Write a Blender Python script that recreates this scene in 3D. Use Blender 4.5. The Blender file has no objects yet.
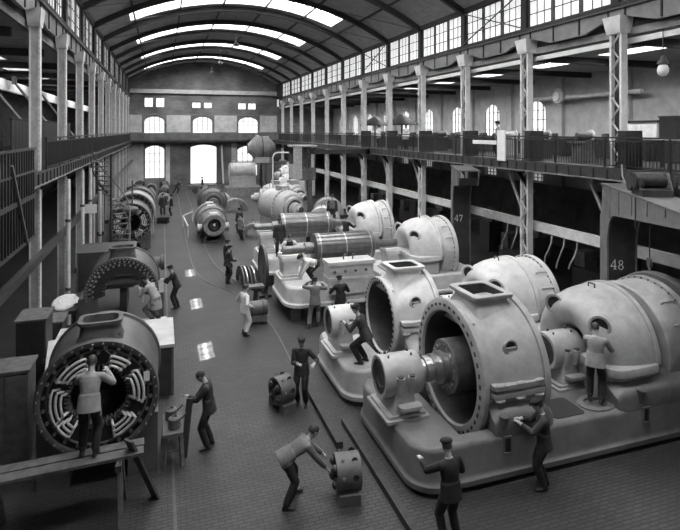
import bpy, math, random
import numpy as np
from mathutils import Vector, Matrix, kdtree
from mathutils.geometry import tessellate_polygon

random.seed(7)
scene = bpy.context.scene
COL = scene.collection
PI = math.pi

# ------------------------------------------------------------------ camera
F_PX, CAM_H, YAW = 537.0, 6.8, math.atan(179.5 / 537.0)
cam_data = bpy.data.cameras.new('camera')
cam_data.sensor_fit = 'HORIZONTAL'
cam_data.sensor_width = 36.0
cam_data.lens = F_PX * 36.0 / 680.0
cam_data.shift_x = -1.0 / 680.0
cam_data.shift_y = -(265.0 - 130.7) / 680.0
cam_data.clip_end = 400
cam = bpy.data.objects.new('camera', cam_data)
cam.location = (0, 0, CAM_H)
cam.rotation_euler = (PI / 2, 0, -YAW)
COL.objects.link(cam)
scene.camera = cam

# ------------------------------------------------------------------ world, sun, exposure
SKYLIGHT_E, CLERESTORY_E, FARWIN_E, AISLE_E = 22.0, 0.95, 1.8, 34.0
BACKFILL_E, AISLE_LEFT_E = 2.2, 12.0
world = bpy.data.worlds.new('sky')
scene.world = world
world.use_nodes = True
wn = world.node_tree.nodes
wn['Background'].inputs[0].default_value = (0.9, 0.9, 0.9, 1)
wn['Background'].inputs[1].default_value = 1.0
sun_data = bpy.data.lights.new('sun', 'SUN')
sun_data.energy = 150.0
sun_data.angle = 0.009
sun = bpy.data.objects.new('sun', sun_data)
COL.objects.link(sun)
sun.location = (-30, 10, 50)
sun.rotation_euler = Vector((0.39, 0.15, -0.92)).to_track_quat('-Z', 'Y').to_euler()

vs = scene.view_settings
vs.view_transform = 'Standard'
vs.look = 'None'
vs.gamma = 1.0
vs.use_curve_mapping = False
vs.exposure = -0.5

# ------------------------------------------------------------------ materials
MATS = {}
def mat(name, g, rough=0.6, metal=0.0, var=0.25, scale=3.0, bump=0.0, emit=0.0, spec=0.5, fine=0.0):
    m = bpy.data.materials.new(name)
    m.use_nodes = True
    nt = m.node_tree
    b = nt.nodes['Principled BSDF']
    b.inputs['Roughness'].default_value = rough
    b.inputs['Metallic'].default_value = metal
    b.inputs['Specular IOR Level'].default_value = spec
    b.inputs['Base Color'].default_value = (g, g, g, 1)
    if var > 0:
        tc = nt.nodes.new('ShaderNodeTexCoord')
        n1 = nt.nodes.new('ShaderNodeTexNoise')
        n1.inputs['Scale'].default_value = scale
        n1.inputs['Detail'].default_value = 6
        n1.inputs['Roughness'].default_value = 0.65
        nt.links.new(tc.outputs['Object'], n1.inputs['Vector'])
        r = nt.nodes.new('ShaderNodeValToRGB')
        lo, hi = g * (1 - var), min(1, g * (1 + var))
        r.color_ramp.elements[0].position = 0.3
        r.color_ramp.elements[1].position = 0.72
        r.color_ramp.elements[0].color = (lo, lo, lo, 1)
        r.color_ramp.elements[1].color = (hi, hi, hi, 1)
        nt.links.new(n1.outputs['Fac'], r.inputs['Fac'])
        nt.links.new(r.outputs['Color'], b.inputs['Base Color'])
        if bump > 0:
            bp = nt.nodes.new('ShaderNodeBump')
            bp.inputs['Strength'].default_value = bump
            bp.inputs['Distance'].default_value = 0.02
            n2 = nt.nodes.new('ShaderNodeTexNoise')
            n2.inputs['Scale'].default_value = scale * 8
            n2.inputs['Detail'].default_value = 4
            nt.links.new(tc.outputs['Object'], n2.inputs['Vector'])
            nt.links.new(n2.outputs['Fac'], bp.inputs['Height'])
            nt.links.new(bp.outputs['Normal'], b.inputs['Normal'])
    if emit > 0:
        b.inputs['Emission Color'].default_value = (1, 1, 1, 1)
        b.inputs['Emission Strength'].default_value = emit
    MATS[name] = m
    return m

mat('machine_paint', 0.33, 0.45, var=0.24, scale=2.6, bump=0.05)
mat('machine_paint_pale', 0.5, 0.45, var=0.2, scale=2.8, bump=0.05)
mat('machine_paint_dark', 0.085, 0.5, var=0.3, scale=3, bump=0.08)
mat('bed_paint', 0.13, 0.4, var=0.3, scale=2.0, bump=0.08)
mat('bare_steel', 0.5, 0.28, metal=0.9, var=0.2, scale=8)
mat('dark_steel', 0.038, 0.45, var=0.4, scale=6)
mat('black_iron', 0.02, 0.6, var=0.3, scale=6)
mat('mid_iron', 0.095, 0.55, var=0.4, scale=5, bump=0.05)
mat('column_light', 0.62, 0.6, var=0.2, scale=3)
mat('column_grey', 0.36, 0.6, var=0.3, scale=3)
mat('girder_grey', 0.17, 0.6, var=0.3, scale=1.5)
mat('rail_dark', 0.016, 0.5, var=0.3, scale=4)
mat('roof_boards', 0.25, 0.8, var=0.25, scale=2.5, bump=0.1)
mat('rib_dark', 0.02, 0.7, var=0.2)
mat('white_paint', 0.75, 0.6, var=0.08, scale=4)
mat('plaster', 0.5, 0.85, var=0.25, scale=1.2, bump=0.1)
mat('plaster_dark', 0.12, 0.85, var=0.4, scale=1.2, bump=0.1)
mat('wood', 0.095, 0.75, var=0.45, scale=6, bump=0.15)
mat('wood_pale', 0.34, 0.75, var=0.3, scale=6, bump=0.15)
mat('wood_dark', 0.035, 0.75, var=0.45, scale=5, bump=0.15)
mat('canvas', 0.62, 0.9, var=0.15, scale=5, bump=0.1)
mat('coil_white', 0.62, 0.6, var=0.2, scale=9)
mat('skin', 0.36, 0.55, var=0.1, scale=9)
mat('hair', 0.03, 0.6, var=0.3, scale=30)
mat('eye', 0.02, 0.3, var=0)
mat('cloth_black', 0.014, 0.85, var=0.35, scale=7, bump=0.2)
mat('cloth_dark', 0.03, 0.85, var=0.35, scale=7, bump=0.2)
mat('cloth_mid', 0.12, 0.85, var=0.3, scale=7, bump=0.2)
mat('cloth_light', 0.27, 0.85, var=0.25, scale=7, bump=0.2)
mat('cloth_white', 0.62, 0.85, var=0.15, scale=7, bump=0.2)
mat('leather', 0.02, 0.5, var=0.3, scale=9)
mat('paper', 0.7, 0.8, var=0.1)
mat('lamp_glass', 0.8, 0.3, var=0)
mat('rail_steel', 0.07, 0.45, metal=0.3, var=0.3, scale=4)
mat('skylight_glass', 0.5, 0.3, var=0, emit=SKYLIGHT_E)
mat('clerestory_glass', 0.5, 0.25, var=0, emit=CLERESTORY_E)
mat('far_glass', 0.5, 0.25, var=0, emit=FARWIN_E)
mat('back_fill_glow', 0.5, 0.25, var=0, emit=BACKFILL_E)
mat('aisle_glass_left', 0.5, 0.25, var=0, emit=AISLE_LEFT_E)
mat('aisle_glass', 0.5, 0.25, var=0, emit=AISLE_E)

def brick_material(name, g1, g2, gm, sx, sy, mortar, rough, coord='Object', bump=0.4, rot=(0, 0, 0), spec=0.5):
    m = bpy.data.materials.new(name)
    m.use_nodes = True
    nt = m.node_tree
    b = nt.nodes['Principled BSDF']
    b.inputs['Roughness'].default_value = rough
    b.inputs['Specular IOR Level'].default_value = spec
    tc = nt.nodes.new('ShaderNodeTexCoord')
    mp = nt.nodes.new('ShaderNodeMapping')
    mp.inputs['Rotation'].default_value = rot
    br = nt.nodes.new('ShaderNodeTexBrick')
    br.inputs['Color1'].default_value = (g1, g1, g1, 1)
    br.inputs['Color2'].default_value = (g2, g2, g2, 1)
    br.inputs['Mortar'].default_value = (gm, gm, gm, 1)
    br.inputs['Scale'].default_value = 1.0
    br.inputs['Brick Width'].default_value = sx
    br.inputs['Row Height'].default_value = sy
    br.inputs['Mortar Size'].default_value = mortar
    nt.links.new(tc.outputs[coord], mp.inputs['Vector'])
    nt.links.new(mp.outputs['Vector'], br.inputs['Vector'])
    n = nt.nodes.new('ShaderNodeTexNoise')
    n.inputs['Scale'].default_value = 0.45
    n.inputs['Detail'].default_value = 7
    nt.links.new(tc.outputs[coord], n.inputs['Vector'])
    mr = nt.nodes.new('ShaderNodeMapRange')
    mr.inputs[1].default_value = 0.3
    mr.inputs[2].default_value = 0.7
    mr.inputs[3].default_value = 0.55
    mr.inputs[4].default_value = 1.45
    nt.links.new(n.outputs['Fac'], mr.inputs[0])
    mx = nt.nodes.new('ShaderNodeVectorMath')
    mx.operation = 'SCALE'
    nt.links.new(br.outputs['Color'], mx.inputs[0])
    nt.links.new(mr.outputs[0], mx.inputs['Scale'])
    nt.links.new(mx.outputs[0], b.inputs['Base Color'])
    bp = nt.nodes.new('ShaderNodeBump')
    bp.inputs['Strength'].default_value = bump
    bp.inputs['Distance'].default_value = 0.03
    inv = nt.nodes.new('ShaderNodeMath')
    inv.operation = 'SUBTRACT'
    inv.inputs[0].default_value = 1.0
    nt.links.new(br.outputs['Fac'], inv.inputs[1])
    nt.links.new(inv.outputs[0], bp.inputs['Height'])
    nt.links.new(bp.outputs['Normal'], b.inputs['Normal'])
    MATS[name] = m
brick_material('floor_blocks', 0.040, 0.026, 0.009, 0.21, 0.085, 0.010, 0.62, bump=0.5)
brick_material('far_brick', 0.17, 0.13, 0.10, 0.5, 0.16, 0.012, 0.85, rot=(PI / 2, 0, 0), bump=0.3)

# ------------------------------------------------------------------ mesh helpers
def V(*a):
    return Vector(a)

def basis(axis):
    a = Vector(axis).normalized()
    r = V(0, 0, 1) if abs(a.z) < 0.95 else V(0, 1, 0)
    e1 = a.cross(r).normalized()
    return a, e1, e1.cross(a)

class MB:
    def __init__(self):
        self.v, self.f, self.m, self.cur = [], [], [], 0
    def add(self, vs, fs):
        o = len(self.v)
        self.v.extend([tuple(p) for p in vs])
        self.f.extend([tuple(i + o for i in q) for q in fs])
        self.m.extend([self.cur] * len(fs))
        return self
    def box(self, x0, x1, y0, y1, z0, z1):
        return self.add([(x0, y0, z0), (x1, y0, z0), (x1, y1, z0), (x0, y1, z0), (x0, y0, z1), (x1, y0, z1), (x1, y1, z1), (x0, y1, z1)],
                        [(0, 3, 2, 1), (4, 5, 6, 7), (0, 1, 5, 4), (1, 2, 6, 5), (2, 3, 7, 6), (3, 0, 4, 7)])
    def bar(self, p0, p1, w, h, up=(0, 0, 1)):
        p0, p1 = Vector(p0), Vector(p1)
        d = (p1 - p0).normalized()
        s = d.cross(Vector(up))
        if s.length < 1e-4:
            s = d.cross(V(0, 1, 0))
        s.normalize()
        t = s.cross(d)
        s, t = s * (w / 2), t * (h / 2)
        vs = [p + q for p in (p0, p1) for q in (-s - t, s - t, s + t, -s + t)]
        return self.add(vs, [(0, 3, 2, 1), (4, 5, 6, 7), (0, 1, 5, 4), (1, 2, 6, 5), (2, 3, 7, 6), (3, 0, 4, 7)])
    def loft(self, loops, cap0=True, cap1=True, closed=True):
        n = len(loops[0])
        vs = [p for l in loops for p in l]
        fs = []
        for k in range(len(loops) - 1):
            for i in range(n if closed else n - 1):
                j = (i + 1) % n
                fs.append((k * n + i, k * n + j, (k + 1) * n + j, (k + 1) * n + i))
        if cap0:
            fs.append(tuple(range(n - 1, -1, -1)))
        if cap1:
            fs.append(tuple((len(loops) - 1) * n + i for i in range(n)))
        return self.add(vs, fs)
    def cyl(self, p0, p1, r0, r1=None, n=16, cap=True):
        r1 = r0 if r1 is None else r1
        p0, p1 = Vector(p0), Vector(p1)
        a, e1, e2 = basis(p1 - p0)
        L = []
        for p, r in ((p0, r0), (p1, r1)):
            L.append([p + e1 * (r * math.cos(2 * PI * i / n)) + e2 * (r * math.sin(2 * PI * i / n)) for i in range(n)])
        return self.loft(L, cap, cap)
    def lathe(self, prof, o=(0, 0, 0), axis=(1, 0, 0), n=48, a0=0.0, a1=2 * PI, capends=False):
        # prof: list of (along axis, radius); angle 0 = front (-y for x axis), pi/2 = up
        o = Vector(o)
        a = Vector(axis).normalized()
        up = V(0, 0, 1) if abs(a.z) < 0.95 else V(1, 0, 0)
        side = a.cross(up).normalized()
        full = abs(a1 - a0 - 2 * PI) < 1e-6
        cnt = n if full else n + 1
        loops = []
        for (t, r) in prof:
            loops.append([o + a * t + side * (r * math.cos(a0 + (a1 - a0) * i / n)) + up * (r * math.sin(a0 + (a1 - a0) * i / n)) for i in range(cnt)])
        self.loft(loops, False, False, closed=full)
        if capends:
            self.add(loops[0], [tuple(range(cnt - 1, -1, -1))])
            self.add(loops[-1], [tuple(range(cnt))])
        return self
    def sphere(self, c, r, n=14, m=9, rot=None):
        r = (r, r, r) if not hasattr(r, '__len__') else r
        c = Vector(c)
        vs, fs = [], []
        for j in range(1, m):
            th = PI * j / m
            for i in range(n):
                p = V(r[0] * math.sin(th) * math.cos(2 * PI * i / n), r[1] * math.sin(th) * math.sin(2 * PI * i / n), r[2] * math.cos(th))
                vs.append(c + (rot @ p if rot is not None else p))
        for j in range(m - 2):
            for i in range(n):
                k = (i + 1) % n
                fs.append((j * n + i, (j + 1) * n + i, (j + 1) * n + k, j * n + k))
        top, bot = V(0, 0, r[2]), V(0, 0, -r[2])
        if rot is not None:
            top, bot = rot @ top, rot @ bot
        vs += [c + top, c + bot]
        a, b = len(vs) - 2, len(vs) - 1
        for i in range(n):
            k = (i + 1) % n
            fs.append((a, i, k))
            fs.append((b, (m - 2) * n + k, (m - 2) * n + i))
        return self.add(vs, fs)
    def tube(self, pts, r, n=8, cap=True):
        pts = [Vector(p) for p in pts]
        L = []
        prev = None
        for k, p in enumerate(pts):
            d = (pts[min(k + 1, len(pts) - 1)] - pts[max(k - 1, 0)]).normalized()
            if prev is None:
                _, e1, e2 = basis(d)
            else:
                e1 = (prev - d * prev.dot(d)).normalized()
                e2 = e1.cross(d)
            prev = e1
            rr = r[k] if hasattr(r, '__len__') else r
            L.append([p + e1 * (rr * math.cos(2 * PI * i / n)) + e2 * (rr * math.sin(2 * PI * i / n)) for i in range(n)])
        return self.loft(L, cap, cap)
    def prism(self, poly, fn, t):
        # poly in 2D, fn(u, v, w) -> 3D, extruded from w=0 to w=t
        n = len(poly)
        vs = [fn(u, v, 0) for u, v in poly] + [fn(u, v, t) for u, v in poly]
        fs = [(i, (i + 1) % n, n + (i + 1) % n, n + i) for i in range(n)]
        tri = tessellate_polygon([[V(u, v, 0) for u, v in poly]])
        fs += [tuple(q) for q in tri] + [tuple(n + i for i in reversed(q)) for q in tri]
        return self.add(vs, fs)
    def holed(self, outer, holes, fn, t):
        polys = [outer] + holes
        flat = [p for l in polys for p in l]
        N = len(flat)
        vs = [fn(u, v, 0) for u, v in flat] + [fn(u, v, t) for u, v in flat]
        tri = tessellate_polygon([[V(u, v, 0) for u, v in l] for l in polys])
        fs = [tuple(q) for q in tri] + [tuple(N + i for i in reversed(q)) for q in tri]
        o = 0
        for l in polys:
            n = len(l)
            fs += [(o + i, o + (i + 1) % n, N + o + (i + 1) % n, N + o + i) for i in range(n)]
            o += n
        return self.add(vs, fs)
    def mesh(self, name, mats, smooth=35):
        me = bpy.data.meshes.new(name)
        me.from_pydata(self.v, [], self.f)
        for mm in (mats if isinstance(mats, (list, tuple)) else [mats]):
            me.materials.append(MATS[mm])
        if len(set(self.m)) > 1:
            me.polygons.foreach_set('material_index', self.m)
        import bmesh
        bm = bmesh.new()
        bm.from_mesh(me)
        bmesh.ops.recalc_face_normals(bm, faces=bm.faces)
        bm.to_mesh(me)
        bm.free()
        if smooth:
            me.polygons.foreach_set('use_smooth', [True] * len(me.polygons))
            me.set_sharp_from_angle(angle=math.radians(smooth))
        me.update()
        return me
    def build(self, name, mats, parent=None, loc=(0, 0, 0), rz=0.0, smooth=35):
        return link(name, self.mesh(name, mats, smooth), parent, loc, rz)

def link(name, me, parent=None, loc=(0, 0, 0), rz=0.0):
    o = bpy.data.objects.new(name, me)
    COL.objects.link(o)
    o.parent = parent
    o.location = loc
    o.rotation_euler = (0, 0, rz)
    return o

def tag(o, label, cat, group=None, kind=None):
    o['label'] = label
    o['category'] = cat
    if group:
        o['group'] = group
    if kind:
        o['kind'] = kind
    return o

def thing(name, label, cat, loc=(0, 0, 0), rz=0.0, group=None, kind=None):
    o = bpy.data.objects.new(name, None)
    o.empty_display_size = 0.2
    COL.objects.link(o)
    o.location = loc
    o.rotation_euler = (0, 0, rz)
    return tag(o, label, cat, group, kind)

def stuff(o):
    o['kind'] = 'stuff'
    return o

ORD = ['first', 'second', 'third', 'fourth', 'fifth', 'sixth', 'seventh', 'eighth', 'ninth', 'tenth', 'eleventh', 'twelfth', 'thirteenth', 'fourteenth', 'fifteenth']

def rrect(x0, x1, y0, y1, r, seg=6):
    pts = []
    for cx_, cy_, a in ((x1 - r, y0 + r, -PI / 2), (x1 - r, y1 - r, 0), (x0 + r, y1 - r, PI / 2), (x0 + r, y0 + r, PI)):
        for i in range(seg + 1):
            t = a + PI / 2 * i / seg
            pts.append((cx_ + r * math.cos(t), cy_ + r * math.sin(t)))
    return pts
# ================================================================== THE HALL
XL, XR = -3.75, 14.6                # column planes
XLW, XRW = -11.6, 22.5              # outer walls of the side aisles
Y0, YF = -3.0, 70.6                # hall behind the camera .. far wall
BAY = 4.8
COLY = [14.2 + BAY * k for k in range(12)]
ALLY = [14.2 + BAY * k for k in range(-3, 12)]
XC, HALF, RISE, SPRING = (XL + XR) / 2, (XR - XL) / 2, 2.68, 12.85
RAD = (HALF ** 2 + RISE ** 2) / (2 * RISE)
def roofz(x):
    return SPRING + RISE - RAD + math.sqrt(RAD ** 2 - (x - XC) ** 2)

fl = MB().box(XLW - 1, XRW + 1, Y0, YF + 1, -0.3, 0).build('floor', 'floor_blocks', smooth=0)
tag(fl, 'dark wood-block factory floor with worn rows of blocks', 'floor', kind='structure')

# --- sunken tracks in the floor
def rail(points, label):
    pts = []
    P = [Vector((x, y, 0.004)) for x, y in points]
    for k in range(len(P) - 1):
        p0, p1, p2, p3 = P[max(k - 1, 0)], P[k], P[k + 1], P[min(k + 2, len(P) - 1)]
        for i in range(8):
            t = i / 8
            pts.append(0.5 * ((2 * p1) + (p2 - p0) * t + (2 * p0 - 5 * p1 + 4 * p2 - p3) * t * t + (3 * p1 - p0 - 3 * p2 + p3) * t ** 3))
    pts.append(P[-1])
    loops = []
    for k, p in enumerate(pts):
        d = (pts[min(k + 1, len(pts) - 1)] - pts[max(k - 1, 0)]).normalized()
        s = V(-d.y, d.x, 0) * 0.027
        loops.append([p - s, p - s + V(0, 0, 0.014), p + s + V(0, 0, 0.014), p + s])
    o = MB().loft(loops).build('floor_rail', 'rail_steel', smooth=0)
    tag(o, label, 'rail', 'rails let into the floor', 'structure')
rail([(1.6, 62), (1.5, 40), (1.45, 30), (1.75, 25.5), (2.9, 22.6), (3.6, 19.0), (3.62, 15.0), (3.6, 12.0)], 'curved track rail sweeping from the aisle to the machine row, aisle side')
rail([(2.6, 62), (2.5, 40), (2.45, 31), (2.7, 26.8), (3.35, 24.2), (4.2, 22.5)], 'curved track rail sweeping into the machine row, machine side')
rail([(0.2, 66), (0.2, 20), (0.25, 5), (0.25, -2.5)], 'straight track rail along the aisle beside the generators')
rail([(-0.7, 66), (-0.7, 22.5)], 'straight track rail closest to the far generator row')

# --- roof: boarded arch with dark ribs, a skylight across every second bay
ROOFT = 0.25
roof = thing('ceiling', 'shallow arched boarded roof with skylight strips across alternate bays', 'ceiling', kind='structure')
SKX0, SKX1 = -1.9, 11.7
def arch_strip(b, xs, y0, y1, dz=0.0, t=ROOFT):
    loops = [[(x, y0, roofz(x) + dz), (x, y1, roofz(x) + dz), (x, y1, roofz(x) + dz + t), (x, y0, roofz(x) + dz + t)] for x in xs]
    b.loft(loops)
full = [XL - 0.3 + (XR - XL + 0.6) * i / 40 for i in range(41)]
roofz_edge = roofz
full = [min(max(x, XC - HALF), XC + HALF) for x in full]
full = [XC - HALF + 2 * HALF * i / 40 for i in range(41)]
leftp = [XC - HALF + (SKX0 - XC + HALF) * i / 8 for i in range(9)]
rightp = [SKX1 + (XC + HALF - SKX1) * i / 8 for i in range(9)]
midp = [SKX0 + (SKX1 - SKX0) * i / 14 for i in range(15)]
ends = [Y0] + ALLY + [YF]
pane_me = {}
for k in range(len(ends) - 1):
    y0, y1 = ends[k], ends[k + 1]
    idx = k - 4                       # bay between COLY[idx] and COLY[idx+1]
    b = MB()
    if idx % 2 == 0 and idx >= -2 and k < len(ends) - 2:
        arch_strip(b, leftp, y0, y1)
        arch_strip(b, rightp, y0, y1)
        arch_strip(b, midp, y0, y0 + 0.9)
        arch_strip(b, midp, y1 - 0.9, y1)
        b.build('roof_bay', 'roof_boards', roof)
        c = MB()                      # white curb round the opening
        for yy in (y0 + 0.9, y1 - 0.9):
            arch_strip(c, midp, yy - 0.03, yy + 0.03, 0.02, 0.75)
        for x in (SKX0, SKX1):
            c.box(x - 0.04, x + 0.04, y0 + 0.9, y1 - 0.9, roofz(x), roofz(x) + 0.75)
        cu = c.build('skylight_curb', 'white_paint', roof)
        g = MB()
        for x in midp:
            g.box(x - 0.03, x + 0.03, y0 + 0.93, y1 - 0.93, roofz(x) + 0.6, roofz(x) + 0.72)
        g.box(SKX0, SKX0 + 0.01, y0 + 0.95, y0 + 0.96, roofz(SKX0) + 0.6, roofz(SKX0) + 0.61)
        g.build('glazing_bar', 'mid_iron', cu)
        for i in range(14):
            xa, xb = midp[i] + 0.03, midp[i + 1] - 0.03
            p = MB()
            p.loft([[(xa, y0 + 0.93, roofz(xa) + 0.70), (xa, y1 - 0.93, roofz(xa) + 0.70), (xa, y1 - 0.93, roofz(xa) + 0.73), (xa, y0 + 0.93, roofz(xa) + 0.73)],
                    [(xb, y0 + 0.93, roofz(xb) + 0.70), (xb, y1 - 0.93, roofz(xb) + 0.70), (xb, y1 - 0.93, roofz(xb) + 0.73), (xb, y0 + 0.93, roofz(xb) + 0.73)]])
            p.build('pane', 'skylight_glass', cu, smooth=0)
    else:
        arch_strip(b, full, y0, y1)
        b.build('roof_bay', 'roof_boards', roof)
for y in ALLY:
    b = MB()
    arch_strip(b, full, y - 0.11, y + 0.11, -0.34, 0.34)
    b.build('rib', 'rib_dark', roof)
# thin tie rods and purlins under the boards
b = MB()
for x in (-1.6, 1.2, 4.0, 6.9, 9.7, 12.4):
    b.box(x - 0.05, x + 0.05, Y0, YF, roofz(x) - 0.1, roofz(x) + 0.02)
b.build('purlin', 'rib_dark', roof)
for k, y in enumerate(COLY[3:11]):
    for s in (1, -1):
        b = MB()
        xw = XR - 0.2 if s > 0 else XL + 0.2
        b.bar((xw, y, 12.75), (xw - s * 4.2, y + BAY, roofz(xw - s * 4.2) - 0.12), 0.03, 0.03)
        b.build('wind_brace', 'rib_dark', roof)

# --- clerestory on both sides
def clerestory(name, x, label, glass_every, s):
    w = thing(name, label, 'wall', kind='structure')
    ti = -s * 0.04                                   # frames lean into the hall
    b = MB()
    b.box(x - 0.16, x + 0.16, Y0, YF, 12.72, 12.95)
    b.box(x - 0.16, x + 0.16, Y0, YF, 10.95, 11.08)
    b.build('window_head', 'rib_dark', w)
    for y in ALLY:
        MB().box(x - 0.17, x + 0.17, y - 0.17, y + 0.17, 11.0, 12.8).build('post', 'rib_dark', w)
    MB().box(x - 0.1, x + 0.1, Y0, ALLY[0], 11.0, 12.8).build('end_panel', 'rib_dark', w, smooth=0)
    MB().box(x - 0.1, x + 0.1, ALLY[-1], YF, 11.0, 12.8).build('end_panel', 'rib_dark', w, smooth=0)
    ww = (BAY - 0.34) / 3
    fr = MB()
    for z in (11.10, 12.70):
        fr.box(-0.05, 0.05, -ww / 2, ww / 2, z - 0.03, z + 0.03)
    for y in (-ww / 2 + 0.045, ww / 2 - 0.045):
        fr.box(-0.06, 0.06, y - 0.045, y + 0.045, 11.08, 12.72)
    pw, ph = (ww - 0.18) / 3, 1.6 / 3
    for i in (1, 2):
        fr.box(-0.03, 0.03, -ww / 2 + 0.09 + pw * i - 0.018, -ww / 2 + 0.09 + pw * i + 0.018, 11.1, 12.7)
        fr.box(-0.03, 0.03, -ww / 2, ww / 2, 11.1 + ph * i - 0.02, 11.1 + ph * i + 0.02)
    fme = fr.mesh('window_frame', 'dark_steel', 0)
    pme = MB().box(-0.008, 0.008, -pw / 2 + 0.018, pw / 2 - 0.018, -ph / 2 + 0.02, ph / 2 - 0.02).mesh('pane', 'clerestory_glass', 0)
    gme = MB().box(-0.008, 0.008, -ww / 2 + 0.05, ww / 2 - 0.05, 11.12, 12.68).mesh('glazing', 'clerestory_glass', 0)
    for k, y in enumerate(ALLY):
        for q in range(3):
            yc = y + 0.17 + ww * (q + 0.5)
            if k == len(ALLY) - 1:
                continue
            if s < 0 and q == 0 and 3 <= k <= 5:     # panes left out to let sun patches through: only the frame
                link('sun_gap_frame', fme, w, (x, yc, 0))
                continue
            f = link('window', fme, w, (x, yc, 0))
            if s > 0 and 4 <= k <= 11:
                for i in range(3):
                    for j in range(3):
                        link('pane', pme, f, (0, -ww / 2 + 0.09 + pw * (i + 0.5), 11.1 + ph * (j + 0.5)))
            else:
                link('glazing', gme, f, (0, 0, 0))
    return w
wr = clerestory('wall_right_clerestory', XR, 'long row of steel clerestory windows above the crane girder, sunlit side', 1, 1)
wl = clerestory('wall_left_clerestory', XL, 'row of steel clerestory windows above the columns along the generator aisle', 1, -1)
# wind bracing crosses seen against the glass
for k in (2, 3, 5, 8):
    y = COLY[k] if k < len(COLY) else 0
    if k in (2, 5):
        y0, y1 = y - BAY, y
        b = MB()
        b.bar((XR - 0.13, y0, 11.1), (XR - 0.13, y1, 12.7), 0.05, 0.05)
        b.bar((XR - 0.19, y0, 12.7), (XR - 0.19, y1, 11.1), 0.05, 0.05)
        b.build('cross_brace', 'dark_steel', wr)

# --- crane girders on the columns, deeper in mid-span
def girder(name, x, s, label):
    g = thing(name, label, 'girder', kind='structure')
    for k in range(len(ALLY) - 1):
        y0, y1 = ALLY[k], ALLY[k + 1]
        poly = [(y0, 10.95), (y0, 10.62), (y0 + 0.35, 10.60), (y0 + 1.5, 10.27), (y1 - 1.5, 10.27), (y1 - 0.35, 10.60), (y1, 10.62), (y1, 10.95)]
        b = MB().prism(poly, lambda u, v, w: (x - 0.06 + w, u, v), 0.12)
        web = b.build('girder_web', 'girder_grey', g, smooth=0)
        st = MB()
        for q in range(4):
            yy = y0 + 0.35 + q * (BAY - 0.7) / 3
            st.box(x - 0.1, x + 0.1, yy - 0.03, yy + 0.03, 10.3 if 0 < q < 3 else 10.6, 10.95)
        st.build('stiffener', 'rib_dark', web, smooth=0)
        MB().box(x - 0.16, x + 0.16, y0, y1, 10.88, 10.97).build('girder_flange', 'dark_steel', g, smooth=0)
    return g
girder('beam_right_girder', XR, 1, 'riveted crane girder over the gallery columns, machine-row side')
girder('beam_left_girder', XL, -1, 'riveted crane girder over the columns of the generator aisle')

# --- columns
def column(x, y, s, label, detail, lo):
    c = thing('column', label, 'column', (x, y, 0), -PI / 2 if s > 0 else 0.0, group='hall columns', kind='structure')
    if s < 0:
        c.scale = (0.6, 1, 1)
    m = 'column_light'
    h = 10.05
    # two channels joined by lattice bars on the two faces seen along the hall
    for q in (-1, 1):
        b = MB()
        b.box(q * 0.21 - 0.045, q * 0.21 + 0.045, -0.13, 0.13, 0.0, h)
        b.build('channel', m, c, smooth=0)
    b = MB()
    b.box(-0.18, 0.18, 0.02, 0.05, 0, h)
    b.build('web_plate', 'dark_steel' if s > 0 else 'mid_iron', c, smooth=0)
    n = 22
    z0, dz = (1.0, 0.41)
    if s < 0:
        MB().box(-0.165, 0.165, -0.12, -0.09, 0, h).build('cover_plate', 'column_grey', c, smooth=0)
        b = MB()
        for i in range(60):
            b.cyl((0.21, -0.128, 0.4 + 0.16 * i), (0.21, -0.137, 0.4 + 0.16 * i), 0.018, n=6)
        stuff(b.build('rivets', 'dark_steel', c))
    elif detail:
        for i in range(n):
            q = 1 if i % 2 else -1
            MB().bar((-0.17 * q, -0.135, z0 + dz * i), (0.17 * q, -0.135, z0 + dz * (i + 1)), 0.02, 0.075, up=(0, 1, 0)).build('lattice_bar', m, c, smooth=0)
    else:
        b = MB()
        for i in range(n):
            q = 1 if i % 2 else -1
            b.bar((-0.17 * q, -0.135, z0 + dz * i), (0.17 * q, -0.135, z0 + dz * (i + 1)), 0.02, 0.075, up=(0, 1, 0))
        stuff(b.build('lattice', m, c, smooth=0))
    b = MB()
    b.loft([[(-0.3, -0.2, h), (0.3, -0.2, h), (0.3, 0.2, h), (-0.3, 0.2, h)], [(-0.3, -0.24, h + 0.1), (0.3, -0.24, h + 0.1), (0.3, 0.24, h + 0.1), (-0.3, 0.24, h + 0.1)],
            [(-0.38, -0.32, h + 0.57), (0.38, -0.32, h + 0.57), (0.38, 0.32, h + 0.57), (-0.38, 0.32, h + 0.57)]])
    b.build('capital', m, c, smooth=0)
    MB().box(-0.33, 0.33, -0.24, 0.24, 0.0, 0.25).build('foot', 'dark_steel', c, smooth=0)
    return c
for k, y in enumerate(COLY):
    column(XR, y, 1, 'pale lattice steel column of the gallery on the machine-row side, %s by distance' % ORD[k], k < 4, 0)
for k, y in enumerate(COLY[1:]):
    column(XL, y, -1, 'grey lattice steel column along the generator aisle, %s by distance' % ORD[k], k < 2, 0)

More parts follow.
